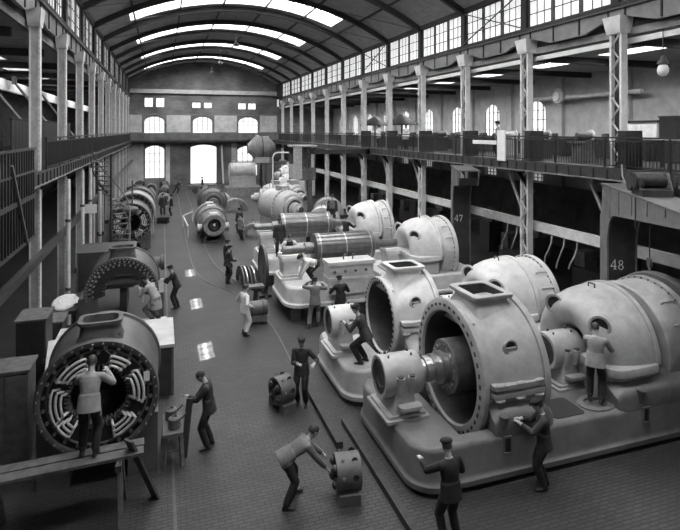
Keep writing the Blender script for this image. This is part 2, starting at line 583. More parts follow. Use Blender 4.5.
# --- galleries
def gallery(name, xe, xw, s, label):
    g = thing(name, label, 'gallery', kind='structure')
    xa, xb = sorted((xe, xw))
    MB().box(xa, xb, Y0, YF, 5.38, 5.55).build('deck', 'rail_dark', g, smooth=0)
    MB().box(xe - 0.03, xe + 0.03, Y0, YF, 5.19, 5.58).build('fascia', 'dark_steel', g, smooth=0)
    MB().box(xe - 0.09, xe + 0.09, Y0, YF, 5.155, 5.20).build('fascia_angle', 'girder_grey', g, smooth=0)
    b = MB()
    y = Y0 + 0.3
    while y < YF:
        b.box(xe - s * 0.03 - 0.035, xe - s * 0.03 + 0.035, y - 0.03, y + 0.03, 5.2, 5.52)
        y += 0.6
    stuff(b.build('bracket', 'black_iron', g, smooth=0))
    b = MB()
    for yy in ALLY:
        b.bar((xe, yy, 5.2), (xe + s * 0.9, yy, 4.2), 0.12, 0.14)
        b.box(xa, xb, yy - 0.12, yy + 0.12, 5.05, 5.38)
    b.build('joist', 'rail_dark', g, smooth=0)
    return g
gallery('floor_gallery_right', 14.05, XRW, 1, 'iron gallery floor above the machine row with riveted fascia')
gallery('floor_gallery_left', -3.45, XLW, -1, 'iron gallery floor above the generator aisle with riveted fascia')

def railing(x, y0, label, single, s):
    r = thing('railing', label, 'railing', (x, y0, 5.55), group='gallery railings')
    for z, h in ((1.02, 0.05), (0.90, 0.03), (0.10, 0.03)):
        MB().box(-0.03, 0.03, 0, BAY, z - h / 2, z + h / 2).build('rail', 'rail_dark', r, smooth=0)
    for y in (0.03, BAY / 2):
        MB().box(-0.025, 0.025, y - 0.025, y + 0.025, 0, 1.02).build('post', 'rail_dark', r, smooth=0)
    n = 38
    if single:
        me = MB().box(-0.011, 0.011, -0.011, 0.011, 0.1, 0.9).mesh('baluster', 'rail_dark', 0)
        for i in range(n):
            link('baluster', me, r, (0, BAY * (i + 0.5) / n, 0))
    else:
        b = MB()
        for i in range(n):
            b.box(-0.011, 0.011, BAY * (i + 0.5) / n - 0.011, BAY * (i + 0.5) / n + 0.011, 0.1, 0.9)
        stuff(b.build('balusters', 'rail_dark', r, smooth=0))
    return r
for k in range(-1, 11):
    railing(14.05, 14.2 + BAY * k, 'dark iron gallery railing over the machine row, %s section by distance' % ORD[k + 1], k < 4, 1)
for k in range(1, 11):
    railing(-3.45, 14.2 + BAY * k, 'dark iron gallery railing over the generator aisle, %s section by distance' % ORD[k - 1], k < 2, -1)

# --- far wall with arched windows and the big door
def arched(x0, x1, z0, z1, rise, n=8):
    w = (x1 - x0) / 2
    R = (w * w + rise * rise) / (2 * rise)
    cx_, cz = (x0 + x1) / 2, z1 - R
    a = math.asin(w / R)
    pts = [(x0, z0), (x1, z0)]
    for i in range(n + 1):
        t = a - 2 * a * i / n
        pts.append((cx_ + R * math.sin(t), cz + R * math.cos(t)))
    return pts
wf = thing('wall_far', 'brick end wall of the hall with arched windows and tall doorway', 'wall', kind='structure')
outer = [(XLW, 0), (XRW, 0), (XRW, 10.0), (XR, 10.0)] + [(x, roofz(x)) for x in reversed(full)] + [(XL, 10.0), (XLW, 10.0)]
outer = [p for i, p in enumerate(outer) if i == 0 or p != outer[i - 1]]
big = [(-2.04, 0.35, 6.5, 8.55), (3.77, 6.21, 6.5, 8.55), (9.52, 12.07, 6.5, 8.55), (-1.95, 0.35, 0.9, 4.95), (9.4, 12.0, 0.9, 4.8)]
small = [(-2.0, -1.0, 9.75, 10.9), (-0.65, 0.35, 9.75, 10.9), (3.7, 4.75, 9.7, 10.4), (5.15, 6.15, 9.7, 10.4), (9.5, 10.5, 9.6, 10.4), (10.8, 11.8, 9.6, 10.4)]
door = (3.43, 6.77, 0.02, 5.0)
holes = [arched(*w, 0.5) for w in big] + [[(a, c), (b_, c), (b_, d), (a, d)] for a, b_, c, d in small] + [arched(*door, 0.35)]
MB().holed(outer, holes, lambda u, v, w: (u, YF + w, v), 0.45).build('brickwork', 'far_brick', wf, smooth=0)
MB().box(XL, XR, YF - 0.35, YF - 0.02, 11.45, 11.95).build('wall_beam', 'plaster', wf, smooth=0)
MB().box(XL, XR, YF - 0.05, YF - 0.01, 8.75, 8.95).build('string_course', 'girder_grey', wf, smooth=0)
MB().box(XL, XR, YF - 1.3, YF - 0.02, 5.35, 5.6).build('end_gallery', 'rail_dark', wf, smooth=0)
MB().box(XL, XR, YF - 1.3, YF - 1.24, 5.55, 6.45).build('end_parapet', 'plaster_dark', wf, smooth=0)
for a, b_, z0, z1 in ((XL, -2.3, 6.6, 8.75), (0.6, 3.5, 6.6, 8.75), (6.45, 9.3, 6.6, 8.75), (12.3, XR, 6.6, 8.75)):
    MB().box(a, b_, YF - 0.06, YF - 0.01, z0, z1).build('plaster_panel', 'plaster', wf, smooth=0)
for a, b_ in ((XL, -2.1), (0.5, 1.0), (8.6, 9.3)):
    MB().box(a, b_, YF - 0.06, YF - 0.01, 0.0, 5.2).build('plaster_panel', 'plaster', wf, smooth=0)
for n_, (x0, x1, z0, z1, nx, nz) in enumerate([w + (4, 4) for w in big] + [w + (2, 1) for w in small]):
    w_ = tag(MB().box(x0, x1, YF + 0.30, YF + 0.32, z0, z1).build('window_%d' % (n_ + 1), 'far_glass', None, smooth=0),
             ['bright arched window on the upper storey of the end wall, beside the generator aisle', 'bright arched window on the upper storey of the end wall, above the tall doorway',
              'bright arched window on the upper storey of the end wall, above the machine row', 'tall bright arched window at floor level beside the far doorway',
              'floor-level arched window half hidden by machinery on the machine-row side', 'small square window high on the end wall, outermost over the generator aisle',
              'small square window high on the end wall, inner one over the generator aisle', 'small square high window over the doorway, the one towards the generators',
              'small square high window over the doorway, the one towards the machine row', 'small square high window over the machine row, first of its pair',
              'small square high window over the machine row, second of its pair'][n_], 'window', 'end wall windows', 'structure')
    fr = MB()
    for i in range(nx + 1):
        x = x0 + (x1 - x0) * i / nx
        fr.box(x - 0.035, x + 0.035, YF + 0.24, YF + 0.3, z0, z1)
    for i in range(nz + 1):
        z = z0 + (z1 - z0) * i / nz
        fr.box(x0, x1, YF + 0.24, YF + 0.3, z - 0.03, z + 0.03)
    fr.build('window_frame', 'mid_iron', w_, smooth=0)
dl = tag(MB().box(door[0] - 0.4, door[1] + 0.4, YF + 1.6, YF + 1.65, 0, 5.4).build('door_1', 'far_glass', None, smooth=0),
         'tall doorway in the end wall standing open to bright daylight', 'doorway', kind='structure')
for q, x in ((0, door[0]), (1, door[1])):
    b = MB().box(x - 0.08, x + 0.08, YF - 0.1, YF + 0.1, 0, 5.0)
    b.build('door_jamb', 'plaster_dark', dl, smooth=0)
MB().bar((door[1] + 0.75, YF - 0.5, 0.0), (door[1] + 0.55, YF - 0.3, 5.0), 0.28, 0.06).build('door_leaf_edge', 'white_paint', dl, smooth=0)

# --- aisle walls and roofs
wrw = thing('wall_right', 'outer wall of the gallery aisle with arched windows and pilasters', 'wall', kind='structure')
wy = [28.45 + BAY * n for n in range(9)]
outer = [(Y0, 0), (YF, 0), (YF, 10.0), (Y0, 10.0)]
holes = [arched(y - 1.0, y + 1.0, 6.3, 8.7, 0.55) for y in wy]
low = [(y - 0.75, y + 0.75, 3.6, 4.5) for y in wy[:5]]
holes += [[(a, c), (b_, c), (b_, d), (a, d)] for a, b_, c, d in low]
MB().holed(outer, holes, lambda u, v, w: (XRW + w, u, v), 0.4).build('plastered_wall', 'plaster', wrw, smooth=0)
for y in [28.45 - BAY / 2 + BAY * n for n in range(-5, 9)]:
    MB().box(XRW - 0.25, XRW, y - 0.28, y + 0.28, 0, 10.0).build('pilaster', 'plaster', wrw, smooth=0)
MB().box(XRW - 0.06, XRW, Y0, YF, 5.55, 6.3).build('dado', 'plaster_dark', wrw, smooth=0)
MB().box(XRW - 0.28, XRW, Y0, YF, 0.0, 3.5).build('lower_shade_sheet', 'plaster_dark', wrw, smooth=0)  # dark sheet: shade of the lower aisle put into the wall colour
def side_window(k, y, z0, z1, lab, hh):
    w_ = tag(MB().box(XRW + 0.25, XRW + 0.27, y - hh, y + hh, z0, z1).build('window_%d' % (20 + k), 'aisle_window_glass' if z0 > 5 else 'dim_window_glass', None, smooth=0), lab, 'window', 'gallery aisle windows', 'structure')
    fr = MB()
    for i in range(5):
        yy = y - hh + 2 * hh * i / 4
        fr.box(XRW + 0.2, XRW + 0.25, yy - 0.025, yy + 0.025, z0, z1)
    for i in range(5):
        z = z0 + (z1 - z0) * i / 4
        fr.box(XRW + 0.2, XRW + 0.25, y - hh, y + hh, z - 0.025, z + 0.025)
    fr.build('window_frame', 'mid_iron', w_, smooth=0)
mat('aisle_window_glass', 0.5, 0.3, var=0, emit=1.6)
mat('dim_window_glass', 0.3, 0.3, var=0, emit=0.5)
for k, y in enumerate(wy):
    side_window(k, y, 6.3, 8.7, 'arched bright window behind the gallery columns, %s by distance' % ORD[k], 1.0)
for k, y in enumerate(wy[:5]):
    side_window(k + 10, y, 3.6, 4.5, 'dim square window under the gallery in the dark aisle, %s by distance' % ORD[k], 0.75)
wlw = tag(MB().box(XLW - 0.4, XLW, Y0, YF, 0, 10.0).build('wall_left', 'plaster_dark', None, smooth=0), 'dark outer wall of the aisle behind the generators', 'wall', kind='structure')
def aisle_roof(name, xa, xb, label, lights, s):
    r = thing(name, label, 'ceiling', kind='structure')
    x0, x1 = (xa + s * 2.6, xa + s * 3.7)
    lo_, hi_ = sorted((xa, xb))
    a0, a1 = sorted((x0, x1))
    b = MB()
    b.box(lo_, a0, Y0, YF, 10.0, 10.25)
    b.box(a1, hi_, Y0, YF, 10.0, 10.25)
    y = Y0
    cuts = []
    for k in range(len(ALLY) - 1):
        cuts.append((ALLY[k] + 0.9, ALLY[k + 1] - 0.9))
    prev = Y0
    for c0, c1 in cuts:
        b.box(a0, a1, prev, c0, 10.0, 10.25)
        prev = c1
    b.box(a0, a1, prev, YF, 10.0, 10.25)
    b.build('aisle_roof', 'roof_boards', r, smooth=0)
    for c0, c1 in cuts:
        MB().box(a0, a1, c0, c1, 10.2, 10.22).build('aisle_skylight', 'aisle_glass' if s > 0 else 'aisle_glass_left', r, smooth=0)
    for yy in ALLY:
        MB().box(lo_ + (0.4 if s > 0 else 0), hi_ - (0.4 if s < 0 else 0), yy - 0.1, yy + 0.1, 9.72, 10.0).build('rafter', 'rib_dark', r, smooth=0)
    return r
aisle_roof('ceiling_aisle_right', XR + 0.25, XRW, 'low boarded roof over the gallery aisle with narrow skylights, machine-row side', True, 1)
aisle_roof('ceiling_aisle_left', XL - 0.25, XLW, 'low boarded roof over the aisle behind the generators', True, -1)
# fill between aisle roof and girder
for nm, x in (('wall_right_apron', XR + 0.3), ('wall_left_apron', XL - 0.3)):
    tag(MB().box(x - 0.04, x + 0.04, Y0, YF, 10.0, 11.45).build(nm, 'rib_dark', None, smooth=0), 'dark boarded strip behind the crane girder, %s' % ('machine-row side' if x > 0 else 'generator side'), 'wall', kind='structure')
# unseen wall behind the camera, with glowing panes added for back light
wb = thing('wall_back', 'end wall behind the viewer of brick with one row of added fill-light panes', 'wall', kind='structure')
outer = [(XLW, 0), (XRW, 0), (XRW, 10.0), (XR, 10.0)] + [(x, roofz(x)) for x in reversed(full)] + [(XL, 10.0), (XLW, 10.0)]
outer = [p for i, p in enumerate(outer) if i == 0 or p != outer[i - 1]]
hb = [(-3.0 + 3.6 * i, -0.6 + 3.6 * i, 7.6, 10.4) for i in range(5)]
MB().holed(outer, [[(a, c), (b_, c), (b_, d), (a, d)] for a, b_, c, d in hb], lambda u, v, w: (u, Y0 - w, v), 0.4).build('brickwork', 'far_brick', wb, smooth=0)
for a, b_, c, d in hb:
    MB().box(a, b_, Y0 - 0.3, Y0 - 0.28, c, d).build('window', 'back_fill_glow', wb, smooth=0)  # glowing pane added as fill light, behind the view

# long pale runway beams
def runway(name, x, z0, z1, w, m, label, y0=Y0, y1=YF):
    tag(MB().box(x - w / 2, x + w / 2, y0, y1, z0, z1).build(name, m, None, smooth=0), label, 'beam', kind='structure')
runway('beam_lower_right', 15.05, 2.60, 2.96, 0.25, 'column_light', 'pale runway beam along the dark lower aisle behind the machines')
runway('beam_upper_right', 15.0, 9.74, 9.92, 0.12, 'white_paint', 'thin pale rail running under the gallery aisle roof')
runway('beam_upper_left', -8.0, 8.95, 9.55, 0.2, 'white_paint', 'broad pale beam under the aisle roof behind the generator columns')
runway('beam_lower_left', -3.36, 3.02, 3.24, 0.16, 'dark_steel', 'dark runway beam along the generator-side columns')
# ================================================================== MACHINES (local x = shaft axis, y<0 = towards viewer, z up from floor)
def bolts_ring(b, x, r, n, br, h, zc, a0=0, a1=2 * PI, dirn=-1, yc=0.0):
    for i in range(n):
        a = a0 + (a1 - a0) * (i + 0.5) / n
        p = V(x, yc - r * math.cos(a), zc + r * math.sin(a))
        b.cyl(p, p + V(dirn * h, 0, 0), br, n=6)

def make_bed(root, x1, hw, z0, ztop, m, holes=(), nose=0.0, r=0.55, fl=0.09):
    loops = []
    for d, z in ((fl, z0), (fl, z0 + 0.1), (fl - 0.025, z0 + 0.125), (0.02, z0 + 0.14), (0.0, z0 + 0.19), (0.0, ztop - 0.09), (-0.025, ztop - 0.03), (-0.08, ztop)):
        loops.append([V(x, y, z) for x, y in rrect(nose - d, x1 + d, -hw - d, hw + d, r + d)])
    b = MB().loft(loops, True, False)
    inner = [[(x0, y0), (xx, y0), (xx, y1), (x0, y1)] for x0, xx, y0, y1 in holes]
    top = [(p.x, p.y) for p in loops[-1]]
    polys = [top] + inner
    flat = [p for l in polys for p in l]
    tri = tessellate_polygon([[V(x, y, 0) for x, y in l] for l in polys])
    b.add([(x, y, ztop) for x, y in flat], tri)
    for x0, xx, y0, y1 in holes:
        b.add([(x0, y0, ztop), (xx, y0, ztop), (xx, y1, ztop), (x0, y1, ztop), (x0, y0, z0 + 0.05), (xx, y0, z0 + 0.05), (xx, y1, z0 + 0.05), (x0, y1, z0 + 0.05)],
              [(0, 1, 5, 4), (1, 2, 6, 5), (2, 3, 7, 6), (3, 0, 4, 7), (4, 5, 6, 7)])
    return b.build('bed', m, root, smooth=40)

def make_block(root, name, x0, x1, hw, inner, z0, z1, z2, m, r=0.12):
    # shoulder that rises from the bed on both sides and leans in towards the casing
    for s in (-1, 1):
        sec = [(s * hw, z0), (s * hw, z1 - r), (s * (hw - 0.04), z1 - r * 0.35), (s * (hw - r), z1), (s * inner, z2), (s * inner, z0)]
        loops = []
        for x, k in ((x0, 1), (x0 + 0.16, 0), (x1 - 0.16, 0), (x1, 1)):
            loops.append([V(x, y - s * 0.05 * k if abs(y) > inner + 0.01 else y, z if z == z0 else z - (z1 - z0) * 0.32 * k) for y, z in sec])
        MB().loft(loops).build(name, m, root, smooth=40)

def make_bearing(root, x0, x1, r, zc, zbase, m, cups=True, foot=0.72):
    p = thing_part = bpy.data.objects.new('bearing_pedestal', None)
    COL.objects.link(p)
    p.parent = root
    xm, L = (x0 + x1) / 2, x1 - x0
    b = MB().lathe([(x0, r * 0.80), (x0, r * 0.97), (x0 + 0.03, r), (x1 - 0.03, r), (x1, r * 0.97), (x1, r * 0.7)], (0, 0, zc), n=40)
    b.build('bearing_housing', m, p)
    b = MB().lathe([(x0 + 0.06, 0.01), (x0 + 0.06, r * 0.45), (x0 + 0.035, r * 0.5), (x0 + 0.035, r * 0.8)], (0, 0, zc), n=32)
    b.build('end_cover', 'dark_steel', p)
    b = MB()
    secs = [(zc - r * 0.1, L * 0.24, r * 0.96), (zc - r * 0.9, L * 0.26, r * 0.98), (zbase + 0.14, L * 0.36, r * 1.12), (zbase + 0.1, L * 0.36, r * 1.12)]
    b.loft([[V(x, y, z) for x, y in rrect(xm - hx, xm + hx, -hy, hy, 0.06, 3)] for z, hx, hy in secs])
    b.build('pedestal', m, p, smooth=45)
    b = MB()
    for z, e in ((zbase, 0.09), (zbase + 0.06, 0.03)):
        b.loft([[V(x, y, zz) for x, y in rrect(xm - L * 0.45 - e, xm + L * 0.45 + e, -r * 1.15 - e, r * 1.15 + e, 0.05, 3)] for zz in (z, z + 0.05, z + 0.06)])
    b.build('foot_plate', m, p, smooth=30)
    if cups:
        for q in (-0.13, 0.13):
            y = -r * 1.06
            b = MB().cyl((xm + q, y, zc + r * 0.28), (xm + q, y + 0.03, zc - r * 0.55), 0.085, 0.06, n=14)
            c = b.build('oil_cup', m, p)
            MB().cyl((xm + q, y, zc + r * 0.27), (xm + q, y, zc + r * 0.34), 0.066, n=14).build('cup_opening', 'black_iron', c)
        MB().loft([[V(x, y, z) for x, y in rrect(xm - 0.2, xm + 0.3, -r * 1.5, -r * 0.9, 0.1, 4)] for z in (zbase + 0.25, zbase + 0.31)]).build('drip_tray', m, p)
    b = MB()
    for q in (-0.3, 0.3):
        b.cyl((xm + q * L, 0.08, zc + r - 0.02), (xm + q * L, 0.08, zc + r + 0.05), 0.03, n=8)
        b.cyl((xm + q * L, -0.12, zc + r - 0.03), (xm + q * L, -0.12, zc + r + 0.03), 0.022, n=8)
    stuff(b.build('cap_bolts', 'mid_iron', p))
    return p

def make_casing(root, x0, x1, R, zc, m, neck=True, ztop=3.2, rotor=True, ports=True, ringw=0.26, cone=0.0):
    c = bpy.data.objects.new('casing', None)
    COL.objects.link(c)
    c.parent = root
    Ri = R - ringw
    MB().lathe([(x0 + 0.13, R - 0.10), (x0 + 0.2, R - 0.115), (x0 + (x1 - x0) * 0.5, R - 0.05 + cone * 0.5), (x1 - 0.14, R - 0.02 + cone), (x1 - 0.13, R + 0.03 + cone), (x1, R + 0.03 + cone), (x1 + 0.01, R - 0.05 + cone), (x1 + 0.05, R - 0.3), (x1 + 0.16, 0.5), (x1 + 0.16, 0.3)], (0, 0, zc), n=72).build('shell', m, c)
    MB().lathe([(x0 + 0.2, Ri - 0.02), (x0 + 0.04, Ri), (x0, Ri + 0.03), (x0, R - 0.05), (x0 + 0.03, R), (x0 + 0.13, R), (x0 + 0.14, R - 0.12)], (0, 0, zc), n=72).build('front_ring', m, c)
    MB().lathe([(x0 + 0.05, Ri - 0.005), (x0 + 0.25, Ri - 0.06), (x1 - 0.1, Ri - 0.12), (x1 - 0.08, 0.35)], (0, 0, zc), n=48).build('bore', 'dark_steel', c)
    b = MB()
    n = 40
    for i in range(n):
        a = 2 * PI * (i + 0.5) / n
        rr = (Ri + R) / 2 + 0.01
        t = V(0, math.sin(a), math.cos(a))
        p = V(x0 - 0.002, -rr * math.cos(a), zc + rr * math.sin(a))
        b.bar(p - t * 0.045, p + t * 0.045, 0.012, 0.055, up=(0, -math.cos(a), math.sin(a)))
    stuff(b.build('bolt_slots', 'black_iron', c, smooth=0))
    # horizontal joint flanges with bolt bosses
    for s in (-1, 1):
        y = s * (R - 0.01 + cone * 0.5)
        for z, w in ((zc + 0.06, 0.0), (zc - 0.10, 0.0)):
            MB().loft([[V(xx, yy, zz) for xx, yy in rrect(x0 + 0.22, x1 - 0.12, min(y - s * 0.2, y + s * 0.05), max(y - s * 0.2, y + s * 0.05), 0.05, 3)] for zz in (z, z + 0.09)]).build('joint_flange', m, c)
        for q in (0.2, 0.5, 0.8):
            xx = x0 + (x1 - x0) * q + 0.05
            for zz in (zc + 0.155, zc - 0.14):
                MB().sphere((xx, y + s * 0.02, zz), (0.12, 0.055, 0.035), 10, 6).build('boss', m, c)
    if neck:
        xm = (x0 + x1) / 2 + 0.08
        hx, hy = min(0.42, (x1 - x0) * 0.31), 0.50 * R / 1.435
        b = MB()
        zb = zc + R * 0.62
        b.loft([[V(x, y, z) for x, y in rrect(xm - hx - e, xm + hx + e, -hy - e * 2.2, hy + e * 2.2, 0.12, 4)] for z, e in ((zb, 0.16), (zc + R * 0.92, 0.04), (zc + R, 0.0), (ztop - 0.08, 0.0))], True, False)
        b.build('inlet_neck', m, c, smooth=50)
        o = [[V(x, y, z) for x, y in rrect(xm - hx - e, xm + hx + e, -hy - e, hy + e, 0.1, 4)] for e, z in ((0.0, ztop - 0.08), (0.07, ztop - 0.08), (0.08, ztop - 0.06), (0.08, ztop - 0.01), (0.07, ztop), (-0.05, ztop), (-0.06, ztop - 0.02))]
        MB().loft(o, False, False).build('inlet_flange', m, c, smooth=40)
        MB().loft([[V(x, y, z) for x, y in rrect(xm - hx + 0.06, xm + hx - 0.06, -hy + 0.06, hy - 0.06, 0.08, 4)] for z in (ztop - 0.02, ztop - 0.45)], False, False).build('inlet_bore', 'black_iron', c, smooth=40)  # black walls: the shade inside the inlet put into the colour
        MB().box(xm - hx, xm + hx, -hy, hy, ztop - 0.46, ztop - 0.42).build('inlet_dark_bottom', 'black_iron', c, smooth=0)  # black sheet for the shaded bottom of the inlet
    if ports:
        for ang, xq, rr in ((32, 0.5, 0.165),):
            a = math.radians(ang)
            rs = R - 0.055 + cone * 0.5
            nrm = V(0, -math.cos(a), math.sin(a))
            p = V(x0 + (x1 - x0) * xq, 0, zc) + nrm * rs
            g = MB().lathe([(-0.05, rr), (0.05, rr), (0.06, rr - 0.02), (0.06, rr - 0.035), (0.0, rr - 0.035)], p, nrm, n=24).build('sight_port', m, c)
            MB().lathe([(0.01, 0.0), (0.01, rr - 0.03)], p, nrm, n=20).build('port_recess', 'black_iron', g)
            e = nrm.cross(V(1, 0, 0)).normalized()
            MB().bar(p + nrm * 0.04 - V(0.12, 0, 0), p + nrm * 0.04 + V(0.12, 0, 0), 0.03, 0.03, up=nrm).build('port_bar', m, g, smooth=0)
        for ang, xq in ((58, 0.12), (60, 0.88)):
            a = math.radians(ang)
            nrm = V(0, -math.cos(a), math.sin(a))
            p = V(x0 + (x1 - x0) * xq, 0, zc) + nrm * (R - 0.1)
            MB().cyl(p - V(0, 0, 0.06), p + V(0, -0.02, 0.05), 0.03, 0.06, n=10).build('lifting_lug', m, c)
    if rotor:
        rt = MB().lathe([(x0 - 0.75, 0.22), (x0 - 0.6, 0.22), (x0 - 0.59, 0.27), (x0 - 0.47, 0.27), (x0 - 0.46, 0.24), (x0 - 0.42, 0.24), (x0 - 0.41, 0.3), (x0 - 0.3, 0.3), (x0 - 0.29, 0.26), (x0 - 0.24, 0.26), (x0 - 0.23, 0.34), (x0 - 0.14, 0.34), (x0 - 0.13, 0.30), (x0 - 0.07, 0.30)], (0, 0, zc), n=40).build('shaft', 'bare_steel', c)
        b = MB().lathe([(x0 - 0.07, 0.3), (x0 - 0.07, 0.55), (x0 - 0.05, 0.57), (x0 + 0.05, 0.57), (x1 - 0.2, 0.57)], (0, 0, zc), n=48)
        b.build('rotor', 'rotor_iron', c)
        b = MB()
        bolts_ring(b, x0 - 0.07, 0.45, 18, 0.035, 0.03, zc)
        stuff(b.build('coupling_bolts', 'bare_steel', c))
    return c
mat('rotor_iron', 0.14, 0.42, metal=0.3, var=0.45, scale=5, bump=0.1)
mat('plate_pale', 0.45, 0.7, var=0.2, scale=2)

def port_on(root, p, nrm, r, m):
    g = MB().lathe([(-0.12, r + 0.05), (0.02, r + 0.05), (0.05, r + 0.03), (0.05, r - 0.02), (-0.05, r - 0.03)], p, nrm, n=22).build('port', m, root)
    MB().lathe([(0.0, 0.0), (0.0, r - 0.01)], p, nrm, n=20).build('port_opening', 'black_iron', g)

def make_hood(root, x0, L, R, zc, zb, m, lower=True, flange=True):
    h = bpy.data.objects.new('exhaust_hood', None)
    COL.objects.link(h)
    h.parent = root
    k = R / 1.4
    prof = [(0.55, .36), (0.42, .40), (0.26, .47), (0.12, .58), (0.03, .72), (0.0, .86), (0.04, 1.0), (0.16, 1.14), (0.36, 1.26), (0.62, 1.345), (0.95, 1.39), (L - 0.12, 1.40), (L - 0.11, 1.44), (L, 1.44), (L + 0.01, 1.2)]
    prof = [(x0 + a, r * k) for a, r in prof]
    MB().lathe(prof, (0, 0, zc), n=48, a0=0.0, a1=PI).build('hood_shell', m, h)
    if flange:
        MB().loft([[V(x, y, z) for x, y in rrect(x0 - 0.06, x0 + L + 0.06, -R - 0.1 - e, R + 0.1 + e, 0.35, 5)] for z, e in ((zc - 0.16, 0.0), (zc - 0.14, 0.02), (zc - 0.03, 0.02), (zc + 0.02, 0.0))]).build('base_flange', m, h)
    if lower:
        MB().loft([[V(x, y, z) for x, y in rrect(x0 + 0.02, x0 + L, -R + 0.05, R - 0.05, 0.3, 5)] for z in (zb, zc - 0.15)]).build('hood_base', m, h)
    for ang in (42, 118):
        a = math.radians(ang)
        rad = V(0, -math.cos(a), math.sin(a))
        nrm = (rad * 0.75 + V(-0.66, 0, 0)).normalized() if ang < 90 else V(-0.85, -0.35, 0.4).normalized()
        p = V(x0 + 0.17, 0, zc) + rad * (1.14 * k) if ang < 90 else V(x0 + 0.06, 0, zc) + rad * (1.0 * k)
        port_on(h, p, nrm, 0.20, m)
    b = MB()
    b.tube([V(x0 + 0.75, -0.1, zc + R - 0.03), V(x0 + 0.75, -0.1, zc + R + 0.06), V(x0 + 0.75, 0.1, zc + R + 0.06), V(x0 + 0.75, 0.1, zc + R - 0.03)], 0.02, 6)
    b.build('lifting_eye', 'mid_iron', h)
    return h

def make_drum(root, x0, x1, R, zc, zb, m, back=True):
    d = bpy.data.objects.new('end_drum', None)
    COL.objects.link(d)
    d.parent = root
    MB().lathe([(x0, R * 0.6), (x0, R - 0.06), (x0 + 0.03, R - 0.03), (x1 - 0.16, R + 0.0), (x1 - 0.15, R + 0.07), (x1, R + 0.07), (x1 + 0.01, R - 0.05), (x1 + 0.01, 0.4)], (0, 0, zc), n=64).build('drum_shell', m, d)
    b = MB()
    bolts_ring(b, x1 - 0.15, R + 0.03, 44, 0.022, 0.03, zc)
    stuff(b.build('drum_bolts', 'dark_steel', d))
    for ang in (8, 30, 52, 128, 150):
        a = math.radians(ang)
        n = V(0, -math.cos(a), math.sin(a))
        p = V((x0 + x1) / 2 - 0.15, 0, zc) + n * (R - 0.01)
        MB().tube([p, p + V(0.05, 0, 0) + n * 0.06, p + V(0.38, 0, 0) + n * 0.06, p + V(0.43, 0, 0)], 0.028, 6).build('drum_handle', m, d)
    MB().box(x0 + 0.05, x1 - 0.05, -R * 0.8, R * 0.8, zb, zc - 0.35).build('drum_support', m, d, smooth=0)
    return d

def finish_bed(root, x1, hw, z0, ztop, slots, m):
    for x in slots:
        MB().loft([[V(x + u * w, -hw - dd, ztop - 0.18 + v * w2) for u, v in ((-1, -1), (1, -1), (1, 1), (-1, 1))] for w, w2, dd in ((0.10, 0.17, -0.01), (0.10, 0.17, 0.03), (0.065, 0.135, 0.03), (0.065, 0.135, 0.015))], False, False).build('slot_frame', m, root, smooth=0)
        MB().box(x - 0.066, x + 0.066, -hw - 0.014, -hw + 0.01, ztop - 0.317, ztop - 0.045).build('slot', 'black_iron', root, smooth=0)

def timbers(root, xs, hw, z1):
    for x in xs:
        MB().box(x - 0.13, x + 0.13, -hw, hw, 0.0, z1).build('timber', 'wood_dark', root, smooth=0)

# ---- machine 1: the large set in front
ZC1, ZB1 = 1.62, 0.88
m1 = thing('turbine', 'largest grey turbine with open bore facing the aisle, closest to the viewer', 'turbine', (4.25, 10.49, 0), group='turbines in the machine row')
make_bed(m1, 8.9, 1.62, 0.10, ZB1, 'bed_paint', holes=[(1.25, 3.15, -1.30, 1.30)], nose=0.2, r=0.5, fl=0.06)
timbers(m1, [0.6, 2.2, 3.8, 5.4, 7.0, 8.6], 1.5, 0.10)
make_block(m1, 'shoulder', 1.9, 3.25, 1.615, 1.3, ZB1 - 0.05, 1.30, 1.47, 'bed_paint')
make_block(m1, 'shoulder', 4.95, 8.85, 1.615, 1.2, ZB1 - 0.05, 1.26, 1.40, 'bed_paint')
make_bearing(m1, 0.09, 0.96, 0.43, ZC1, ZB1, 'machine_paint')
make_casing(m1, 1.72, 3.25, 1.435, ZC1, 'machine_paint', ztop=3.24, ringw=0.28, cone=0.05)
make_bearing(m1, 4.30, 5.15, 0.42, ZC1, ZB1, 'machine_paint')
make_hood(m1, 4.95, 1.32, 1.40, ZC1, ZB1, 'machine_paint')
make_drum(m1, 6.62, 7.55, 1.39, ZC1, ZB1, 'machine_paint')
MB().lathe([(7.72, 1.0), (7.72, 1.5), (7.78, 1.54), (7.92, 1.54), (7.93, 1.1)], (0, 0, ZC1), n=64).build('end_ring', 'bed_paint', m1)
MB().lathe([(6.20, 1.12), (6.65, 1.12)], (0, 0, ZC1), n=48).build('gap_shade', 'black_iron', m1)  # black band: shade of the gap between hood and drum, painted
MB().lathe([(7.5, 1.3), (7.75, 1.3)], (0, 0, ZC1), n=48).build('end_gap', 'black_iron', m1)
MB().cyl((5.0, 0, ZC1), (6.3, 0, ZC1), 0.2, n=20).build('rear_shaft', 'bare_steel', m1)
finish_bed(m1, 9.4, 1.62, 0.1, ZB1, (2.12, 5.62, 8.6), 'bed_paint')
MB().loft([[V(x, y, z) for x, y in rrect(3.42, 4.2, -1.45, -0.75, 0.1, 3)] for z in (ZB1 - 0.01, ZB1 + 0.012)]).build('oil_tray', 'black_iron', m1)
for x, z in ((2.05, 1.12), (5.5, 1.10)):
    MB().cyl((x, -1.60, z - 0.12), (x, -1.63, z + 0.16), 0.05, 0.10, n=12).build('bracket_lug', 'bed_paint', m1)
o = MB().lathe([(0, 0.27), (0.035, 0.27), (0.045, 0.30), (0.045, 0.38), (0.03, 0.41), (0, 0.41)], (0, 0, 0), (0, 0, 1), n=32).build('manhole_ring', 'bed_paint', None, (8.92, 9.29, ZB1))
o.scale = (1.0, 0.8, 1)
